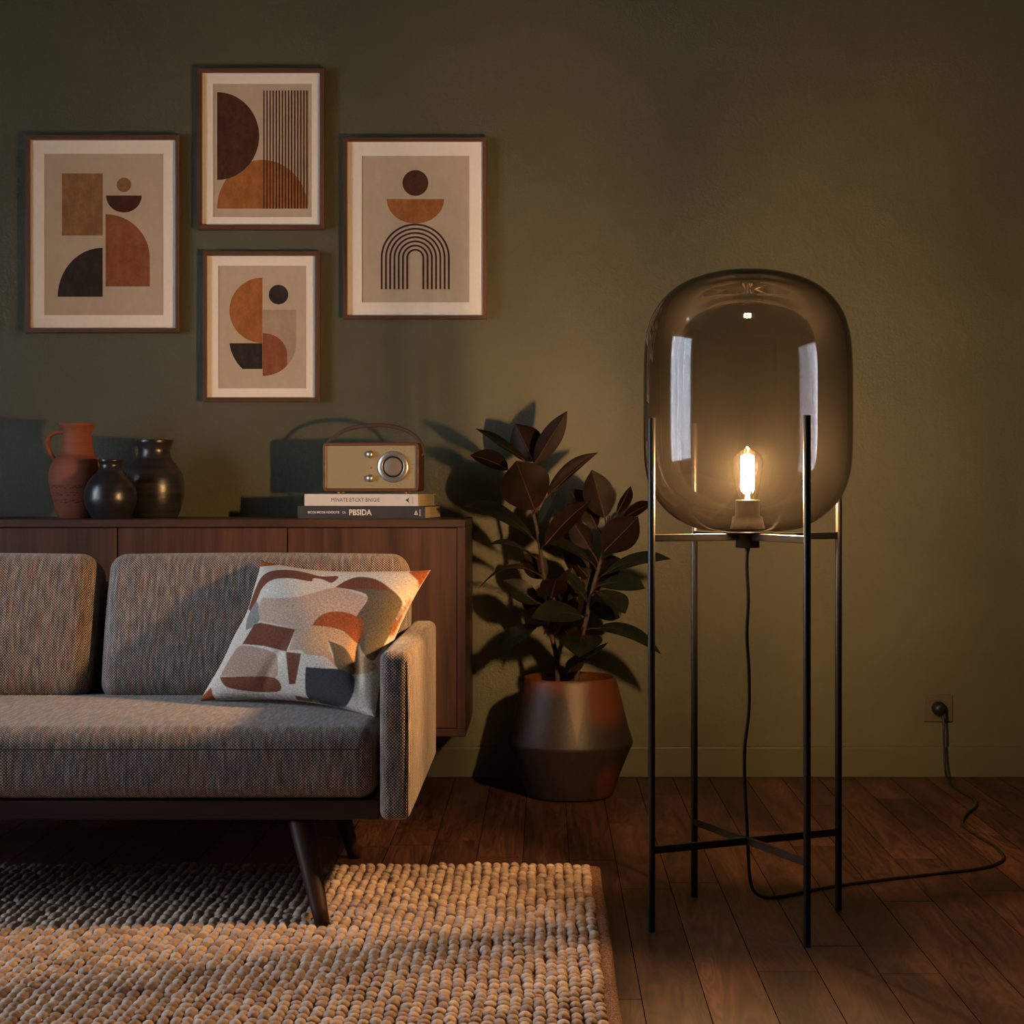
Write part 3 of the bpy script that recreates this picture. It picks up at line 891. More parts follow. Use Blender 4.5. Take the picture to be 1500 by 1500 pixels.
def picture(label, outer, inner, art, shapes):
    S = F / YFR
    X = lambda px: (px - VX) / S
    Z = lambda py: EYE - (py - VY) / S
    x0, y0, x1, y1 = outer
    r = thing('framed_print', label, 'picture', (X((x0 + x1) / 2), YB, Z((y0 + y1) / 2)), group=None)
    ix0, iy0, ix1, iy1 = inner
    # frame, four mitred lengths
    mb = MB()
    o = [(X(x0), Z(y1)), (X(x1), Z(y1)), (X(x1), Z(y0)), (X(x0), Z(y0))]
    i_ = [(X(ix0), Z(iy1)), (X(ix1), Z(iy1)), (X(ix1), Z(iy0)), (X(ix0), Z(iy0))]
    for k in range(4):
        k2 = (k + 1) % 4
        b0 = YB - .0005
        vs = [(*o[k], YFR), (*o[k2], YFR), (*i_[k2], YFR), (*i_[k], YFR), (*o[k], b0), (*o[k2], b0), (*i_[k2], b0), (*i_[k], b0)]
        vs = [(a, c, b_) for a, b_, c in vs]
        mb.add(vs, [(0, 1, 2, 3), (7, 6, 5, 4), (0, 4, 5, 1), (2, 6, 7, 3), (1, 5, 6, 2), (3, 7, 4, 0)], 1 if k in (0, 2) else 0, smooth=False)
    mb.build('frame', [M_FRAME, M_FRAMEX], r)
    def quad(mb, bx, yy, mi=0):
        a, b_, c, d = bx
        mb.add([(X(a), yy, Z(d)), (X(c), yy, Z(d)), (X(c), yy, Z(b_)), (X(a), yy, Z(b_))], [(0, 1, 2, 3)], mi, smooth=False)
    mb = MB()   # mat board with a window cut for the print
    ym = YFR + .013
    a0, b0, a1, b1 = art
    e = 1.0
    for bx in ((ix0 - e, iy0 - e, a0, iy1 + e), (a1, iy0 - e, ix1 + e, iy1 + e), (a0, iy0 - e, a1, b0), (a0, b1, a1, iy1 + e)):
        box(mb, X(bx[0]), X(bx[2]), ym, ym + .003, Z(bx[3]), Z(bx[1]))
    mb.build('mat_board', M_MAT, r)
    mb = MB(); mats = [M_PAPER]
    box(mb, X(a0 - 2), X(a1 + 2), ym + .003, ym + .006, Z(b1 + 2), Z(b0 - 2))
    yy = ym + .0028
    for colr, poly in shapes:
        if colr not in mats: mats.append(colr)
        mi = mats.index(colr)
        pts = [(X(px), yy, Z(py)) for px, py in poly]
        ar = sum(pts[i][0] * pts[(i + 1) % len(pts)][2] - pts[(i + 1) % len(pts)][0] * pts[i][2] for i in range(len(pts)))
        idx = list(range(len(pts)))
        if ar < 0: idx.reverse()
        mb.add(pts, [tuple(idx)], mi, smooth=False)
        yy -= .00012
    mb.build('print', mats, r)
    return r
picture('framed print with tan rectangle, rust arch and black quarter circle, leftmost on the wall',
    (36.5, 197.5, 263, 487), (43, 204.5, 257, 480.5), (63.5, 224, 238, 461),
    [(C_TAN, [(88.8, 252.8), (148.7, 252.8), (148.7, 344), (88.8, 344)]),
     (C_SAND if False else C_TAN, arc(179.9, 269.6, 10.6, 10.6, 0, 360)[:-1]),
     (C_DARK, arc(179.9, 285.2, 26.2, 25, 180, 360)),
     (C_RUST, [(152.9, 418.8), (217.8, 418.8)] + arc(152.9, 376.8, 64.9, 64, 0, 90)),
     (C_BLACK, [(148.7, 434)] + arc(148.7, 434, 66, 72, 90, 180))])
lines = []
for k in range(15):
    x = 385.6 + k * 4.515
    lines.append((C_LINE, [(x - .95, 131), (x + .95, 131), (x + .95, 304.6), (x - .95, 304.6)]))
picture('framed print with dark half circle, ochre dome and thin vertical stripes, highest of the four',
    (289, 99.8, 475, 335.8), (295.3, 106, 468.3, 329.6), (311, 121.2, 455.8, 317),
    [(C_OCHRE, arc(383.2, 304.6, 66.5, 71.7, 0, 180)),
     (C_DARK, arc(316.8, 197.9, 61.7, 64.5, -90, 90))] + lines)
arch = []
for k in range(7):
    ro = 50.75 - k * 6.25; ri = ro - 2.9
    arch.append((C_LINE, [(607.8 + ro, 423)] + arc(607.8, 376.7, ro, ro * .99, 0, 180) + [(607.8 - ro, 423), (607.8 - ri, 423)] + arc(607.8, 376.7, ri, ri * .99, 180, 0) + [(607.8 + ri, 423)]))
picture('framed print with a striped arch under a rust bowl and dark disc, nearest the lamp',
    (502.5, 201, 712.5, 467), (508.5, 206.9, 706.7, 462), (529.3, 227, 687.3, 442.2),
    [(C_DARK, arc(608, 266.8, 19, 19, 0, 360)[:-1]), (C_OCHRE, arc(608, 290.7, 42.1, 35.7, 180, 360))] + arch)
picture('smallest framed print with rust half circle and black bowl, lower middle above the sideboard',
    (296.7, 368.4, 468.3, 588), (302.6, 374.3, 461.5, 582.2), (318.5, 388.5, 447.8, 568.7),
    [(C_OCHRE, arc(383.3, 453.9, 48.5, 48.1, 90, 270)),
     (C_BLACK, arc(406.9, 430.8, 14.4, 14.4, 0, 360)[:-1]),
     (C_SAND, [(383.7, 453), (432.9, 453), (432.9, 502)] + arc(383.7, 502, 49.2, 48.3, 0, -90)),
     (C_BLACK, [(383.3, 502.2), (334.8, 502.2)] + [(336.6, 512), (340.5, 521.5), (346, 531), (353.9, 540)] + [(383.3, 540)]),
     (C_RUST, [(383.7, 487.2)] + arc(383.7, 519, 36, 31.7, 90, 0) + arc(383.7, 502, 49.2, 48.3, -43, -90))])

# =================================================================== VASES
def ceramic(name, base, dark, rough, band=None, bands_scale=40, spec=0.5):
    m, nt, b = mat(name)
    c = coords(nt)
    ring = noise(nt, coords(nt, 'Object', (2, 2, 70)), 1.0, 4, 0.6)
    sp = noise(nt, c, 60, 5, 0.7)
    col = ramp(nt, ring, [(0.3, dark), (0.65, base)])
    if band:
        sep = nd(nt, 'ShaderNodeSeparateXYZ'); nt.links.new(c, sep.inputs[0])
        z0, z1 = band
        inb = math_n(nt, 'MULTIPLY', math_n(nt, 'GREATER_THAN', sep.outputs[2], z0), math_n(nt, 'LESS_THAN', sep.outputs[2], z1))
        stripes = math_n(nt, 'GREATER_THAN', math_n(nt, 'SINE', math_n(nt, 'MULTIPLY', sep.outputs[2], 2 * PI / ((z1 - z0) / 3))), -0.1)
        spk = math_n(nt, 'GREATER_THAN', noise(nt, coords(nt, 'Object', (1, 1, 3.2)), 75, 4, 0.7), 0.535)
        fac = math_n(nt, 'MULTIPLY', math_n(nt, 'MULTIPLY', inb, stripes), math_n(nt, 'MULTIPLY', spk, 0.85))
        col = mixc(nt, fac, col, (0.05, 0.022, 0.016))
    nt.links.new(col, b.inputs['Base Color'])
    b.inputs['Roughness'].default_value = rough
    b.inputs['Specular IOR Level'].default_value = spec
    h = math_n(nt, 'ADD', math_n(nt, 'MULTIPLY', ring, 0.7), math_n(nt, 'MULTIPLY', sp, 0.3))
    bump(nt, b, h, 0.25, 0.004)
    return m
def vessel(mb, prof_px, base_px, k, c, wall=0.004, inner=True):
    """prof_px: (y, half width), top to bottom in crop pixels"""
    pts = sorted(prof_px, key=lambda q: -q[0])
    sm = smooth_path([(w * k, 0, (base_px - y) * k) for y, w in pts], 4)
    pr = [(0, sm[0].z)] + [(v.x, v.z) for v in sm]
    top = pr[-1]
    pr += [(top[0] - wall * .5, top[1] + .001), (top[0] - wall, top[1] - .001)]
    pr += [(max(.012, r - wall), z) for r, z in reversed(pr[1:-3]) if z > top[1] - .06]
    pr.append((0, top[1] - .06))
    lathe(mb, pr, c, 56)
K = .2267 / 442
jug_c = (-1.560, 5.68, SZ1)
jug = thing('terracotta_jug', 'terracotta jug with a loop handle at the left end of the vases', 'jug', jug_c)
M_TERRA = ceramic('terracotta', (0.255, 0.080, 0.045), (0.19, 0.058, 0.033), 0.75, band=(0.036, 0.110), spec=0.25)
mb = MB()
vessel(mb, [(740, 118), (720, 126), (700, 133), (660, 144), (600, 162), (540, 176), (490, 182), (450, 181), (410, 172), (375, 155), (350, 135), (334, 115), (322, 107), (300, 102), (260, 96), (220, 90), (195, 90), (172, 97), (150, 110), (138, 115), (128, 115)], 740, K, jug_c)
mb.build('body', M_TERRA, jug)
mb = MB()
hp = [(jug_c[0] + (x - 480) * K, jug_c[1], SZ1 + (740 - y) * K) for x, y in ((400, 192), (375, 186), (335, 188), (302, 210), (288, 245), (292, 285), (308, 325), (328, 356), (345, 372))]
tube(mb, smooth_path(hp, 6), 0.0085, 14, flat=(1.3, .85))
mb.build('handle', M_TERRA, jug)
M_GLZ = ceramic('dark_glaze', (0.022, 0.021, 0.025), (0.009, 0.0085, 0.010), 0.29, spec=0.6)
M_GLZ2 = ceramic('dark_glaze_streaked', (0.032, 0.030, 0.032), (0.006, 0.0056, 0.006), 0.31, spec=0.55)
c2 = (-1.414, 5.54, SZ1)
mb = MB(); vessel(mb, [(745, 118), (735, 124), (710, 138), (680, 152), (640, 164), (600, 167), (555, 161), (515, 146), (480, 122), (455, 98), (435, 80), (418, 71), (402, 68), (388, 71), (378, 78), (370, 80), (364, 79)], 745, .2267 / 451, c2)
tag(mb.build('small_vase', M_GLZ), 'small round dark glazed vase standing in front between the jug and tall vase', 'vase').location = (0, 0, 0)
c3 = (-1.314, 5.72, SZ1)
mb = MB(); vessel(mb, [(740, 146), (720, 158), (690, 170), (650, 182), (600, 190), (545, 193), (490, 188), (450, 175), (415, 154), (385, 130), (360, 112), (335, 104), (312, 101), (292, 103), (275, 111), (258, 118), (245, 120), (237, 119)], 740, .2267 / 438, c3)
tag(mb.build('large_vase', M_GLZ2), 'large dark glazed vase with flared neck, right of the small round vase', 'vase')

# =================================================================== BOOKS
M_PAGES = None
def pages_mat():
    m, nt, b = mat('book_pages')
    n = noise(nt, coords(nt, 'Object', (1, 1, 900)), 1.0, 2)
    nt.links.new(ramp(nt, n, [(0.3, (0.42, 0.32, 0.20)), (0.7, (0.60, 0.48, 0.32))]), b.inputs['Base Color'])
    b.inputs['Roughness'].default_value = 0.9
    return m
M_PAGES = pages_mat()
M_BWHITE = simple('white_cover', (0.51, 0.465, 0.43), 0.5, var=0.03)
M_BBLACK = simple('black_cover', (0.028, 0.023, 0.022), 0.45, var=0.1)
M_INK = simple('black_ink', (0.02, 0.018, 0.018), 0.7)
M_FOIL = simple('white_ink', (0.66, 0.62, 0.56), 0.7)
def text_mb(mb, txt, x, z, y, hgt, bold=0.0, sx=1.0, spacing=1.0, rot=0.0, mi=0):
    cu = bpy.data.curves.new('txt', 'FONT'); cu.body = txt; cu.size = 1.0; cu.offset = bold; cu.space_character = spacing
    cu.extrude = 0.0; cu.resolution_u = 3
    ob = bpy.data.objects.new('txt', cu); COL.objects.link(ob)
    dg = bpy.context.evaluated_depsgraph_get()
    me = bpy.data.meshes.new_from_object(ob.evaluated_get(dg))
    vs = [v.co.copy() for v in me.vertices]
    if vs:
        x0 = min(v.x for v in vs); x1 = max(v.x for v in vs); y0 = min(v.y for v in vs); y1 = max(v.y for v in vs)
        k = hgt / (y1 - y0)
        out = []
        cr, sr = math.cos(rot), math.sin(rot)
        for v in vs:
            a, b_ = (v.x - x0) * k * sx, (v.y - y0) * k
            out.append((x + a * cr - b_ * sr, y, z + a * sr + b_ * cr))
        mb.add(out, [tuple(p.vertices) for p in me.polygons], mi, smooth=False)
    bpy.data.objects.remove(ob); bpy.data.curves.remove(cu); bpy.data.meshes.remove(me)
def book(label, px0, px1, Yf, z0, th, depth, rz, cover, ink, marks):
    s = F / Yf
    w = (px1 - px0) / s
    root = thing('book', label, 'book', ((px0 - VX) / s, Yf, z0), rz)
    ct = 0.0028
    mb = MB()
    box(mb, 0, w, 0, depth, 0, ct, .0006, 1); box(mb, 0, w, 0, depth, th - ct, th, .0006, 1)
    box(mb, 0, w, 0, ct, ct * .8, th - ct * .8, 0)
    marks(mb, w)                       # lettering printed on the spine
    mb.build('cover', [cover, ink], root, rel=False)
    mb = MB(); box(mb, 0.004, w - .004, ct, depth - .006, ct, th - ct)
    mb.build('page_block', M_PAGES, root, rel=False)
def marks_black(mb, w):
    e = -.0004
    zc = lambda px: (px - 436) / 191 * w
    text_mb(mb, 'BICOS MCOE KOCIOTE', zc(451.5), .0170, e, .0072, .02, 1.04, mi=1)
    text_mb(mb, 'CA.', zc(503.5), .0168, e, .0075, .01, .8, mi=1)
    text_mb(mb, 'PBSIDA', zc(514), .0110, e, .0195, .025, .90, mi=1)
    ex, ez = zc(611), .0135
    a, b_, c = [Vector((x, e, z)) for x, z in ((ex, ez), (ex + .0125, ez), (ex + .0062, ez + .0145))]
    g = (a + b_ + c) / 3
    i3 = [g + (q - g) * .45 for q in (a, b_, c)]
    mb.add([a, b_, c] + i3, [(0, 1, 4, 3), (1, 2, 5, 4), (2, 0, 3, 5)], 1, smooth=False)
    text_mb(mb, 'RKOOD', ex + .0215, .0095, e, .0045, .01, .95, rot=PI / 2, mi=1)
def marks_white(mb, w):
    e = -.0004
    zc = lambda px: (px - 446) / 171.5 * w
    text_mb(mb, 'MINATE', zc(487), .0138, e, .0124, 0.0, .86, 1.05, mi=1)
    text_mb(mb, 'ETCKT', zc(515), .0138, e, .0124, 0.0, .88, 1.05, mi=1)
    text_mb(mb, 'BNIGIE', zc(539), .0138, e, .0124, 0.0, .86, 1.05, mi=1)
    ax, az = zc(598.5), .0190
    mb.add([(ax, e, az), (ax + .0150, e, az + .0092), (ax + .0105, e, az), (ax + .0150, e, az - .0092)], [(0, 2, 1), (0, 3, 2)], 1, smooth=False)
    text_mb(mb, 'KNOOK', ax + .0268, .0085, e, .0045, 0, .95, rot=PI / 2, mi=1)
book('black book with white spine lettering lying directly on the sideboard', 436, 627, 5.545, SZ1, 0.0412, 0.25, -math.radians(9.0), M_BBLACK, M_FOIL, marks_black)
book('white book with black spine lettering lying under the radio', 446, 617.5, 5.56, SZ1 + .0412, 0.0385, 0.235, -math.radians(10.5), M_BWHITE, M_INK, marks_white)

# =================================================================== RADIO
RZ = SZ1 + .0412 + .0385
s = F / 5.60
RW, RH, RD = 142 / s, 71.3 / s, 0.105
RF = 0.0085
radio = thing('table_radio', 'small walnut radio with round silver dial and carry strap on stacked books', 'radio', ((473 - VX) / s, 5.60, RZ), -math.radians(6.5))
M_RWOOD = wood('radio_walnut', 'X', (0.060, 0.024, 0.011), (0.130, 0.056, 0.025), 0.4)
mb = MB()
fw = 0.0125
def rrect(x0, x1, z0, z1, r, n=6):
    out = []
    for cx_, cz_, a0 in ((x1 - r, z1 - r, 0), (x0 + r, z1 - r, 90), (x0 + r, z0 + r, 180), (x1 - r, z0 + r, 270)):
        for i in range(n + 1):
            t = math.radians(a0 + 90 * i / n)
            out.append((cx_ + r * math.cos(t), cz_ + r * math.sin(t)))
    return out
loops = []
for ins, y, r in ((.002, RD, .010), (0, RD - .002, .012), (0, .002, .012), (.0006, .0006, .0115), (.002, 0, .010), (fw * .62, 0, .005), (fw * .80, .0012, .004), (fw * .85, .012, .004)):
    loops.append([(x, y, z) for x, z in rrect(ins, RW - ins, RF + ins, RF + RH - ins, r)])
nl = len(loops[0])
mb.add([p for l in loops for p in l], [(i * nl + k, (i + 1) * nl + k, (i + 1) * nl + (k + 1) % nl, i * nl + (k + 1) % nl) for i in range(len(loops) - 1) for k in range(nl)] + [tuple(range(nl))], smooth=False)
mb.build('cabinet', M_RWOOD, radio, rel=False)
m, nt, b = mat('champagne_panel')
sep = nd(nt, 'ShaderNodeSeparateXYZ'); nt.links.new(coords(nt), sep.inputs[0])
ln = math_n(nt, 'SINE', math_n(nt, 'MULTIPLY', sep.outputs[2], 2 * PI / .0046))
dt = math_n(nt, 'SINE', math_n(nt, 'MULTIPLY', sep.outputs[0], 2 * PI / .0040))
gr = math_n(nt, 'MULTIPLY', math_n(nt, 'GREATER_THAN', math_n(nt, 'MULTIPLY', ln, dt), 0.45), math_n(nt, 'LESS_THAN', sep.outputs[0], .142))
nt.links.new(mixc(nt, gr, (0.28, 0.225, 0.122), (0.19, 0.145, 0.075)), b.inputs['Base Color'])
b.inputs['Roughness'].default_value = 0.5; b.inputs['Metallic'].default_value = 0.15
M_PANEL = m
mbp = MB(); box(mbp, fw * .8, RW - fw * .8, .0045, .010, RF + fw * .8, RF + RH - fw * .7)
M_SILVER = simple('brushed_silver', (0.50, 0.46, 0.42), 0.33, 0.9, 0.06, 90)
M_SILVER2 = simple('satin_dial_face', (0.20, 0.16, 0.13), 0.45, 0.4, 0.03)
zx = lambda z: (z - 285) / 760 * RW          # crop px -> panel x
zz = lambda z: RF + (633 - z) / 383 * RH
kk = RW / 760
dc = (zx(845), .0045, zz(440))
mb = MB(); lathe(mb, [(123 * kk, 0), (123 * kk, .004), (121 * kk, .0058), (117 * kk, .0068), (89 * kk, .0086), (84 * kk, .0080), (82 * kk, .003)], dc, 56, axis='-Y')
dial = mb.build('tuning_dial', M_SILVER, radio, rel=False)
mb = MB(); lathe(mb, [(83 * kk, 0.002), (83 * kk, .0048), (0, .0048)], dc, 48, axis='-Y')
mb.build('dial_recess', M_DARK, dial, rel=False)
mb = MB(); lathe(mb, [(71 * kk, .004), (71 * kk, .0085), (69 * kk, .0100), (66 * kk, .0104), (0, .0106)], dc, 48, axis='-Y')
mb.build('dial_cap', M_SILVER2, dial, rel=False)
for zy in (343, 530):
    mb = MB(); lathe(mb, [(30 * kk, 0), (30 * kk, .003), (27 * kk, .004), (26 * kk, .013), (22 * kk, .016), (0, .0168)], (zx(662), .0045, zz(zy)), 28, axis='-Y')
    mb.build('knob', M_SILVER, radio, rel=False)
M_TICK = simple('dial_print', (0.09, 0.06, 0.03), 0.7)
for k in range(26):
    a = math.radians(-150 + k * 12.0)
    if 195 < (math.degrees(a) % 360) < 200: continue
    rr = (150 if k % 2 else 146) * kk
    cx_, cz_ = dc[0] + rr * math.cos(a), dc[2] + rr * math.sin(a)
    wd = (.0012 + .0022 * random.random())
    box(mbp, cx_ - wd, cx_ + wd, .0041, .0046, cz_ - .0006, cz_ + .0006, mi=1)
for k in range(9):
    x = zx(634 + k * 7.2); hh = .0009 + .0007 * random.random()
    box(mbp, x, x + .0011, .0041, .0046, zz(586), zz(586) + 2 * hh, mi=1)
for (xa, za) in ((650, 484), (662, 484), (678, 482)):
    box(mbp, zx(xa), zx(xa) + .0012, .0041, .0046, zz(za), zz(za) + .0012, mi=1)
tube(mbp, [(zx(662) + 42 * kk * math.cos(t), .0043, zz(343) + 42 * kk * math.sin(t)) for t in np.linspace(.1, 2.3, 16)], .0004, 5, mi=1)
panel = mbp.build('front_panel', [M_PANEL, M_TICK], radio, rel=False)   # with the printed scale
M_RED = simple('red_pilot_lamp', (0.45, 0.03, 0.015), 0.4)
mb = MB(); lathe(mb, [(6 * kk, 0), (6 * kk, .0012), (0, .0016)], (zx(667), .0045, zz(448)), 16, axis='-Y')
mb.build('pilot_lamp', M_RED, panel, rel=False)
M_LEATHER = simple('brown_leather', (0.045, 0.018, 0.010), 0.5, var=0.2, vscale=90)
mb = MB()
yh = RD * .45
hx = lambda z: (z - 285) / 760 * RW
hz = lambda z: RF + (633 - z) / 383 * RH
hp = [(-.0035, yh, hz(345)), (-.0035, yh, hz(300)), (.004, yh, hz(255)), (hx(345), yh, hz(205)), (hx(430), yh, hz(152)), (hx(540), yh, hz(121)), (hx(680), yh, hz(110)), (hx(800), yh, hz(117)), (hx(910), yh, hz(146)), (hx(985), yh, hz(187)), (hx(1030), yh, hz(235)), (RW + .0035, yh, hz(290)), (RW + .0038, yh, hz(350))]
tube(mb, smooth_path(hp, 6), .0050, 10, flat=(1.25, .34))
strap = mb.build('carry_strap', M_LEATHER, radio, rel=False)
mb = MB()
lathe(mb, [(0, 0), (.0042, 0), (.0042, .0045), (.003, .006), (0, .006)], (RW + .001, yh, hz(345)), 16, axis='X')
mb.build('rivet', M_SILVER, strap, rel=False)
mb = MB()
lathe(mb, [(0, -.006), (.003, -.006), (.0042, -.0045), (.0042, 0), (0, 0)], (-.001, yh, hz(345)), 16, axis='X')
mb.build('rivet', M_SILVER, strap, rel=False)
M_BRASS = simple('brass', (0.5, 0.33, 0.14), 0.3, 0.9)
for fx in (.048, RW - .045):
    for fy in (.02, RD - .02):
        mb = MB(); lathe(mb, [(0, 0), (.0055, 0), (.005, RF + .001), (0, RF + .001)], (fx, fy, 0), 18)
        mb.build('foot', M_BRASS, radio, rel=False)

# =================================================================== POTTED RUBBER PLANT
PC = Vector((0.0765, 5.56, 0))
plant = thing('potted_rubber_plant', 'dark-leaved rubber plant in a double cone terracotta pot by the wall', 'plant', PC)
m, nt, b = mat('smoked_terracotta')
c = coords(nt)
sep = nd(nt, 'ShaderNodeSeparateXYZ'); nt.links.new(c, sep.inputs[0])
n1 = noise(nt, c, 9.0, 3, 0.5, 0.6)
n2 = noise(nt, c, 120, 4)
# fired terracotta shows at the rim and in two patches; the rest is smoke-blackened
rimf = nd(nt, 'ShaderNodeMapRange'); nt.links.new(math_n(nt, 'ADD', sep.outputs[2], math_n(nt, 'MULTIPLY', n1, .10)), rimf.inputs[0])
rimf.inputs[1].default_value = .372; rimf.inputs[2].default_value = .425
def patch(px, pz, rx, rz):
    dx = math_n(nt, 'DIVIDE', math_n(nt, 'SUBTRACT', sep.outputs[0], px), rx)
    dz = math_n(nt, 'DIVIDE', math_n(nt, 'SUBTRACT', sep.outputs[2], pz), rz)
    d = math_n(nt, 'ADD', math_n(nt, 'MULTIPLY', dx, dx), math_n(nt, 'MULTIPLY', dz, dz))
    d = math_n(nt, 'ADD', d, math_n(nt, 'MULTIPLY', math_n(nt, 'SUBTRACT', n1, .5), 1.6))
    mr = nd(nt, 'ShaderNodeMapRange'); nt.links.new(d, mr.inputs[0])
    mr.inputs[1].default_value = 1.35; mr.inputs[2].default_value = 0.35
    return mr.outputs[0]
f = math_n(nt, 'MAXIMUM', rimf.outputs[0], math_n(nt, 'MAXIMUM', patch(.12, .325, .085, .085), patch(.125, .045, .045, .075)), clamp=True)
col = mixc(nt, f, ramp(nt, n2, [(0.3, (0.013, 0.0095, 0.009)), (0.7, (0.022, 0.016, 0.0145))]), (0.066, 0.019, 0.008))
# lamp highlight painted into the colour as a lighter V on the front
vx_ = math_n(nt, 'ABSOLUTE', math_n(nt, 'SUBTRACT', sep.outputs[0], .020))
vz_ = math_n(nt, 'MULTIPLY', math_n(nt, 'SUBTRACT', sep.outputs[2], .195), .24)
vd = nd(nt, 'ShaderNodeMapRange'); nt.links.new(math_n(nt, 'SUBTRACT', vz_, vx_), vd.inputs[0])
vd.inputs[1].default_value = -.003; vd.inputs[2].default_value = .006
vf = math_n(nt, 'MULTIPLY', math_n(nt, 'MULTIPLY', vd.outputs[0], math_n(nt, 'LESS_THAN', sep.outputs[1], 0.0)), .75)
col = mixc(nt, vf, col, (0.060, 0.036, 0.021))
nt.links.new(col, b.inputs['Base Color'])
b.inputs['Roughness'].default_value = 0.47
b.inputs['Specular IOR Level'].default_value = 0.26
bump(nt, b, n2, 0.25, 0.002)
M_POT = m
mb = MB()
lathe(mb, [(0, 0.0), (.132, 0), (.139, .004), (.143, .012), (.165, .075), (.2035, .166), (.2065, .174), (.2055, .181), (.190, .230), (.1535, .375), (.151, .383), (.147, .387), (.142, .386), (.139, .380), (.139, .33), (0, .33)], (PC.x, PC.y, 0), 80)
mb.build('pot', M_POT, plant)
M_SOIL = simple('potting_soil', (0.03, 0.018, 0.012), 0.95, var=0.5, vscale=70, bmp=0.8)
mb = MB(); lathe(mb, [(.1385, .352), (.10, .356), (.05, .360), (0, .361)], (PC.x, PC.y, 0), 40)
mb.build('soil', M_SOIL, plant)
M_BARK = simple('brown_bark', (0.026, 0.014, 0.0085), 0.8, var=0.5, vscale=140, bmp=0.6)
def stem(pts, r0, r1):
    sp = smooth_path([P(x, y, Y) for x, y, Y in pts], 6)
    mb = MB(); tube(mb, sp, [r0 + (r1 - r0) * i / (len(sp) - 1) for i in range(len(sp))], 10)
    return mb.build('stem', M_BARK, plant)
stem([(817, 1003, 5.53), (815, 962, 5.53), (807, 925, 5.53), (800, 870, 5.52), (796, 840, 5.52), (791, 803, 5.52), (787, 778, 5.52), (781, 748, 5.52), (775, 700, 5.53), (772, 676, 5.54)], .0085, .0045)
stem([(843, 1003, 5.56), (847, 975, 5.55), (853, 931, 5.55), (859, 906, 5.55), (868, 864, 5.54), (876, 835, 5.54), (883, 810, 5.54), (888, 780, 5.55), (892, 755, 5.56)], .0095, .0045)
def leaf_mat(name, a, b_c, rough, spec):
    m, nt, b = mat(name)
    n1 = noise(nt, coords(nt), 35, 3)
    nt.links.new(ramp(nt, n1, [(0.3, a), (0.7, b_c)]), b.inputs['Base Color'])
    b.inputs['Roughness'].default_value = rough
    b.inputs['Specular IOR Level'].default_value = spec
    return m
M_LTOP = leaf_mat('leaf_top_green', (0.004, 0.0055, 0.0028), (0.0085, 0.0105, 0.005), 0.27, 0.4)
M_LUND = leaf_mat('leaf_underside_burgundy', (0.0055, 0.0027, 0.0016), (0.0105, 0.0053, 0.0029), 0.46, 0.07)
M_RIB = leaf_mat('leaf_midrib', (0.034, 0.010, 0.0045), (0.048, 0.016, 0.008), 0.5, 0.2)
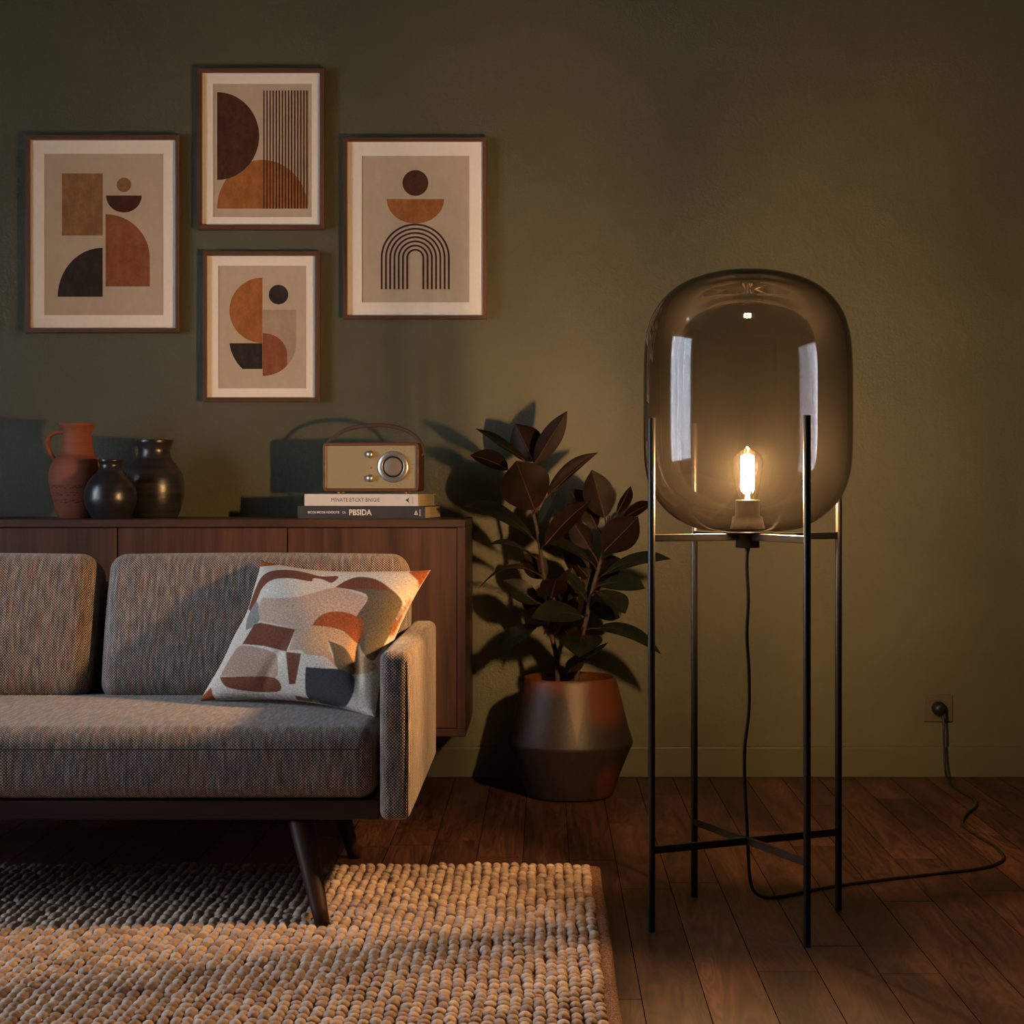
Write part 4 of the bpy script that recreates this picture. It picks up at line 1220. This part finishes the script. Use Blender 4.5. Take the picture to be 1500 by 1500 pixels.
def leaf(bx, by, tx, ty, yb, yt, w_px, n, arch=0.0, fold=0.15, pet=None, droop=0.0, wide=0.48):
    """bx,by / tx,ty: base and tip; yb/yt depth; n: direction the glossy upper side faces"""
    B, T = P(bx, by, yb), P(tx, ty, yt)
    W = w_px / 450.0
    ax = T - B; L = ax.length; ax.normalize()
    nn = Vector(n).normalized(); nn = (nn - ax * nn.dot(ax)).normalized()
    side = ax.cross(nn).normalized()
    NU, NV = 22, 5
    th = 0.0007
    def spine(t):
        return B.lerp(T, t) + Vector((0, 0, 1)) * (arch / 450.0) * 4 * t * (1 - t) * 1.0 - nn * droop * L * (t * t - t)
    def wid(t):
        p = math.log(0.5) / math.log(wide)
        u = t ** p
        if not 0 < t < 1: return 0.0
        e = 0.66 if t < wide else 0.66 + 0.30 * ((t - wide) / (1 - wide)) ** 1.5
        return W / 2 * max(0.0, math.sin(PI * u)) ** e
    top, bot, rows = [], [], []
    for i in range(NU + 1):
        t = i / NU
        c = spine(t)
        tg = (spine(min(1, t + .01)) - spine(max(0, t - .01))).normalized()
        sd = side; nl = sd.cross(tg).normalized()
        if nl.dot(nn) < 0: nl = -nl
        w = max(wid(t), 0.0006)
        row = []
        for j in range(-NV, NV + 1):
            v = j / NV
            wave = 0.035 * w * math.sin(t * 9 + (2 if j > 0 else 0.5)) * abs(v)
            row.append(c + sd * w * v * math.cos(fold * abs(v)) + nl * (fold * w * (abs(v) ** 1.3) + wave))
        rows.append((row, nl))
    mb = MB()
    M = 2 * NV + 1
    vt = [p + nl * th for row, nl in rows for p in row]
    vb = [p - nl * th for row, nl in rows for p in row]
    ft, fb = [], []
    for i in range(NU):
        for j in range(M - 1):
            q = (i * M + j, (i + 1) * M + j, (i + 1) * M + j + 1, i * M + j + 1)
            ft.append(q); fb.append(q[::-1])
    # orient by the normal
    a, b_, c_ = vt[ft[(NU // 2) * (M - 1)][0]], vt[ft[(NU // 2) * (M - 1)][1]], vt[ft[(NU // 2) * (M - 1)][2]]
    if (b_ - a).cross(c_ - a).dot(nn) < 0: ft, fb = [q[::-1] for q in ft], [q[::-1] for q in fb]
    mb.add(vt, ft, 0); mb.add(vb, fb, 1)
    # rim
    o = len(vt)
    rim = []
    ring = [i * M for i in range(NU + 1)] + [i * M + M - 1 for i in range(NU, -1, -1)]
    rv = [vt[i] for i in ring] + [vb[i] for i in ring]; nn_ = len(ring)
    mb.add(rv, [(k, (k + 1) % nn_, (k + 1) % nn_ + nn_, k + nn_) for k in range(nn_)], 1)
    rib = []
    for i in range(NU):
        row, nl = rows[i]
        rib.append(row[NV] - nl * .0006)
    rad = [0.0021 * (1 - .75 * i / NU) for i in range(NU)]
    tube(mb, rib, rad, 6, mi=2)
    if pet:
        Q = P(*pet)
        tube(mb, smooth_path([Q, (Q + B) / 2 + Vector((0, 0, .004)), B, B + (rib[2] - rib[0]) * .5], 4), .0024, 7, mi=2)
    return mb.build('leaf', [M_LTOP, M_LUND, M_RIB], plant)
AW = (0, 1, .15)
LEAVES = [
 (784, 678, 831, 602, 5.52, 5.50, 32, (.15, 1, .1), 0, .22, (778, 706, 5.53), 0.02, .46),
 (782, 676, 755, 621, 5.57, 5.60, 56, (.1, 1, .2), 0, .42, (776, 700, 5.54), 0.0, .52),
 (768, 674, 697, 628, 5.50, 5.44, 28, (.55, -.45, .72), 2, .25, (773, 690, 5.53), -.04, .45),
 (744, 688, 689, 667, 5.52, 5.50, 34, (.1, .75, .62), 3, .3, (774, 704, 5.53), 0.03, .46),
 (783, 747, 756, 675, 5.46, 5.40, 74, (0, 1, -.15), 0, .14, (782, 752, 5.51), 0.03, .50),
 (802, 727, 876, 663, 5.52, 5.50, 30, (-.35, .72, .55), 3, .65, (783, 752, 5.52), 0.03, .48),
 (790, 772, 819, 717, 5.56, 5.58, 26, (-.5, -.75, .4), 0, .25, None, 0.0, .5),
 (799, 798, 865, 733, 5.46, 5.42, 36, (-.35, .82, .45), 4, .20, (791, 806, 5.52), 0.04, .45),
 (782, 790, 679, 741, 5.50, 5.44, 34, (.25, -.62, .74), 14, .15, (789, 797, 5.52), 0.0, .50),
 (786, 818, 718, 797, 5.50, 5.46, 26, (.2, -.25, .95), 8, .2, (791, 824, 5.52), 0.0, .62),
 (790, 842, 701, 862, 5.50, 5.44, 30, (0, .28, .96), 20, .12, (797, 850, 5.52), 0.0, .5),
 (790, 884, 738, 850, 5.56, 5.58, 34, (-.35, -.65, .6), 0, .2, (803, 893, 5.53), 0.0, .5),
 (886, 758, 867, 688, 5.52, 5.50, 46, AW, 0, .16, (888, 775, 5.55), 0.02, .48),
 (885, 808, 935, 757, 5.46, 5.40, 52, (-.1, 1, .2), 0, .14, (882, 822, 5.54), 0.02, .47),
 (904, 752, 924, 712, 5.56, 5.58, 24, (.75, .65, .1), 0, .3, (892, 776, 5.55), 0.03, .5),
 (912, 760, 956, 737, 5.58, 5.62, 24, (.2, .75, .6), 2, .2, (892, 778, 5.55), 0.0, .5),
 (866, 762, 833, 716, 5.62, 5.64, 40, (0, .95, .3), 0, .2, (886, 790, 5.55), 0.0, .52),
 (874, 772, 852, 728, 5.58, 5.60, 32, (-.4, .85, .2), 0, .2, (885, 795, 5.55), 0.0, .5),
 (864, 804, 838, 762, 5.56, 5.58, 34, (-.3, .9, .1), 0, .2, (878, 828, 5.54), 0.0, .5),
 (868, 826, 804, 796, 5.50, 5.42, 30, (.3, -.5, .8), 7, .2, (875, 838, 5.54), 0.0, .48),
 (884, 842, 982, 819, 5.48, 5.40, 30, (-.1, -.62, .78), 10, .14, (874, 852, 5.54), 0.0, .48),
 (878, 858, 945, 862, 5.50, 5.42, 34, (0, -.78, .62), 7, .12, (868, 868, 5.54), 0.0, .55),
 (880, 842, 912, 820, 5.64, 5.68, 36, (0, .9, .4), 0, .1, None, 0.0, .5),
 (873, 866, 916, 899, 5.44, 5.36, 42, (.35, -.62, .68), 5, .30, (866, 872, 5.54), 0.0, .62),
 (856, 904, 778, 905, 5.42, 5.36, 44, (0, -.66, .75), 7, .12, (861, 902, 5.55), 0.0, .52),
 (807, 876, 815, 847, 5.46, 5.40, 40, (0, .8, .5), 0, .22, (803, 886, 5.53), 0.0, .5),
 (860, 880, 832, 880, 5.50, 5.46, 26, (0, -.2, .97), 7, .2, None, 0.0, .5),
 (860, 882, 828, 838, 5.46, 5.42, 24, (.6, -.55, .35), 2, .25, None, 0.0, .5),
 (786, 917, 728, 965, 5.50, 5.42, 40, (-.35, -.55, .72), 10, .15, (805, 918, 5.53), 0.0, .5),
 (874, 921, 968, 958, 5.52, 5.44, 30, (.2, -.62, .74), 13, .15, (857, 924, 5.55), 0.0, .45),
 (853, 931, 848, 963, 5.50, 5.32, 62, (0, -.45, .85), 4, .12, (855, 918, 5.55), 0.0, .40),
 (848, 966, 891, 941, 5.48, 5.44, 24, (-.4, -.3, .8), -5, .2, (849, 972, 5.55), 0.0, .5),
 (866, 890, 908, 905, 5.62, 5.64, 36, (0, -.75, .6), 3, .12, (862, 892, 5.55), 0.0, .5),
 (828, 906, 796, 930, 5.48, 5.44, 40, (-.2, .35, .9), 4, .15, (810, 932, 5.53), 0.0, .5),
 (838, 832, 822, 882, 5.58, 5.56, 32, (.2, .9, .2), 0, .25, None, 0.0, .5),
 (852, 850, 838, 905, 5.60, 5.58, 36, (-.2, .9, .1), 0, .2, None, 0.0, .5),
 (800, 846, 768, 812, 5.58, 5.60, 36, (-.2, .9, .2), 0, .2, None, 0.0, .5),
 (850, 800, 812, 758, 5.62, 5.64, 38, (.1, .95, .2), 0, .2, None, 0.0, .5),
 (862, 846, 826, 804, 5.58, 5.60, 34, (.2, .9, .2), 0, .25, None, 0.0, .5),
 (858, 872, 876, 832, 5.60, 5.62, 34, (-.1, .95, .1), 0, .2, None, 0.0, .5),
 (806, 892, 838, 862, 5.60, 5.62, 36, (-.2, .9, .1), 0, .2, None, 0.0, .5),
 (804, 900, 764, 882, 5.60, 5.62, 34, (.1, .9, .3), 2, .2, None, 0.0, .5),
 (858, 905, 826, 884, 5.60, 5.62, 34, (.1, .9, .2), 0, .2, None, 0.0, .5),
 (848, 945, 822, 918, 5.56, 5.54, 34, (.3, .8, .3), 0, .2, None, 0.0, .5),
 (850, 958, 832, 985, 5.50, 5.46, 28, (.5, .8, -.2), 0, .2, None, 0.0, .5),
]
for L in LEAVES:
    leaf(*L)
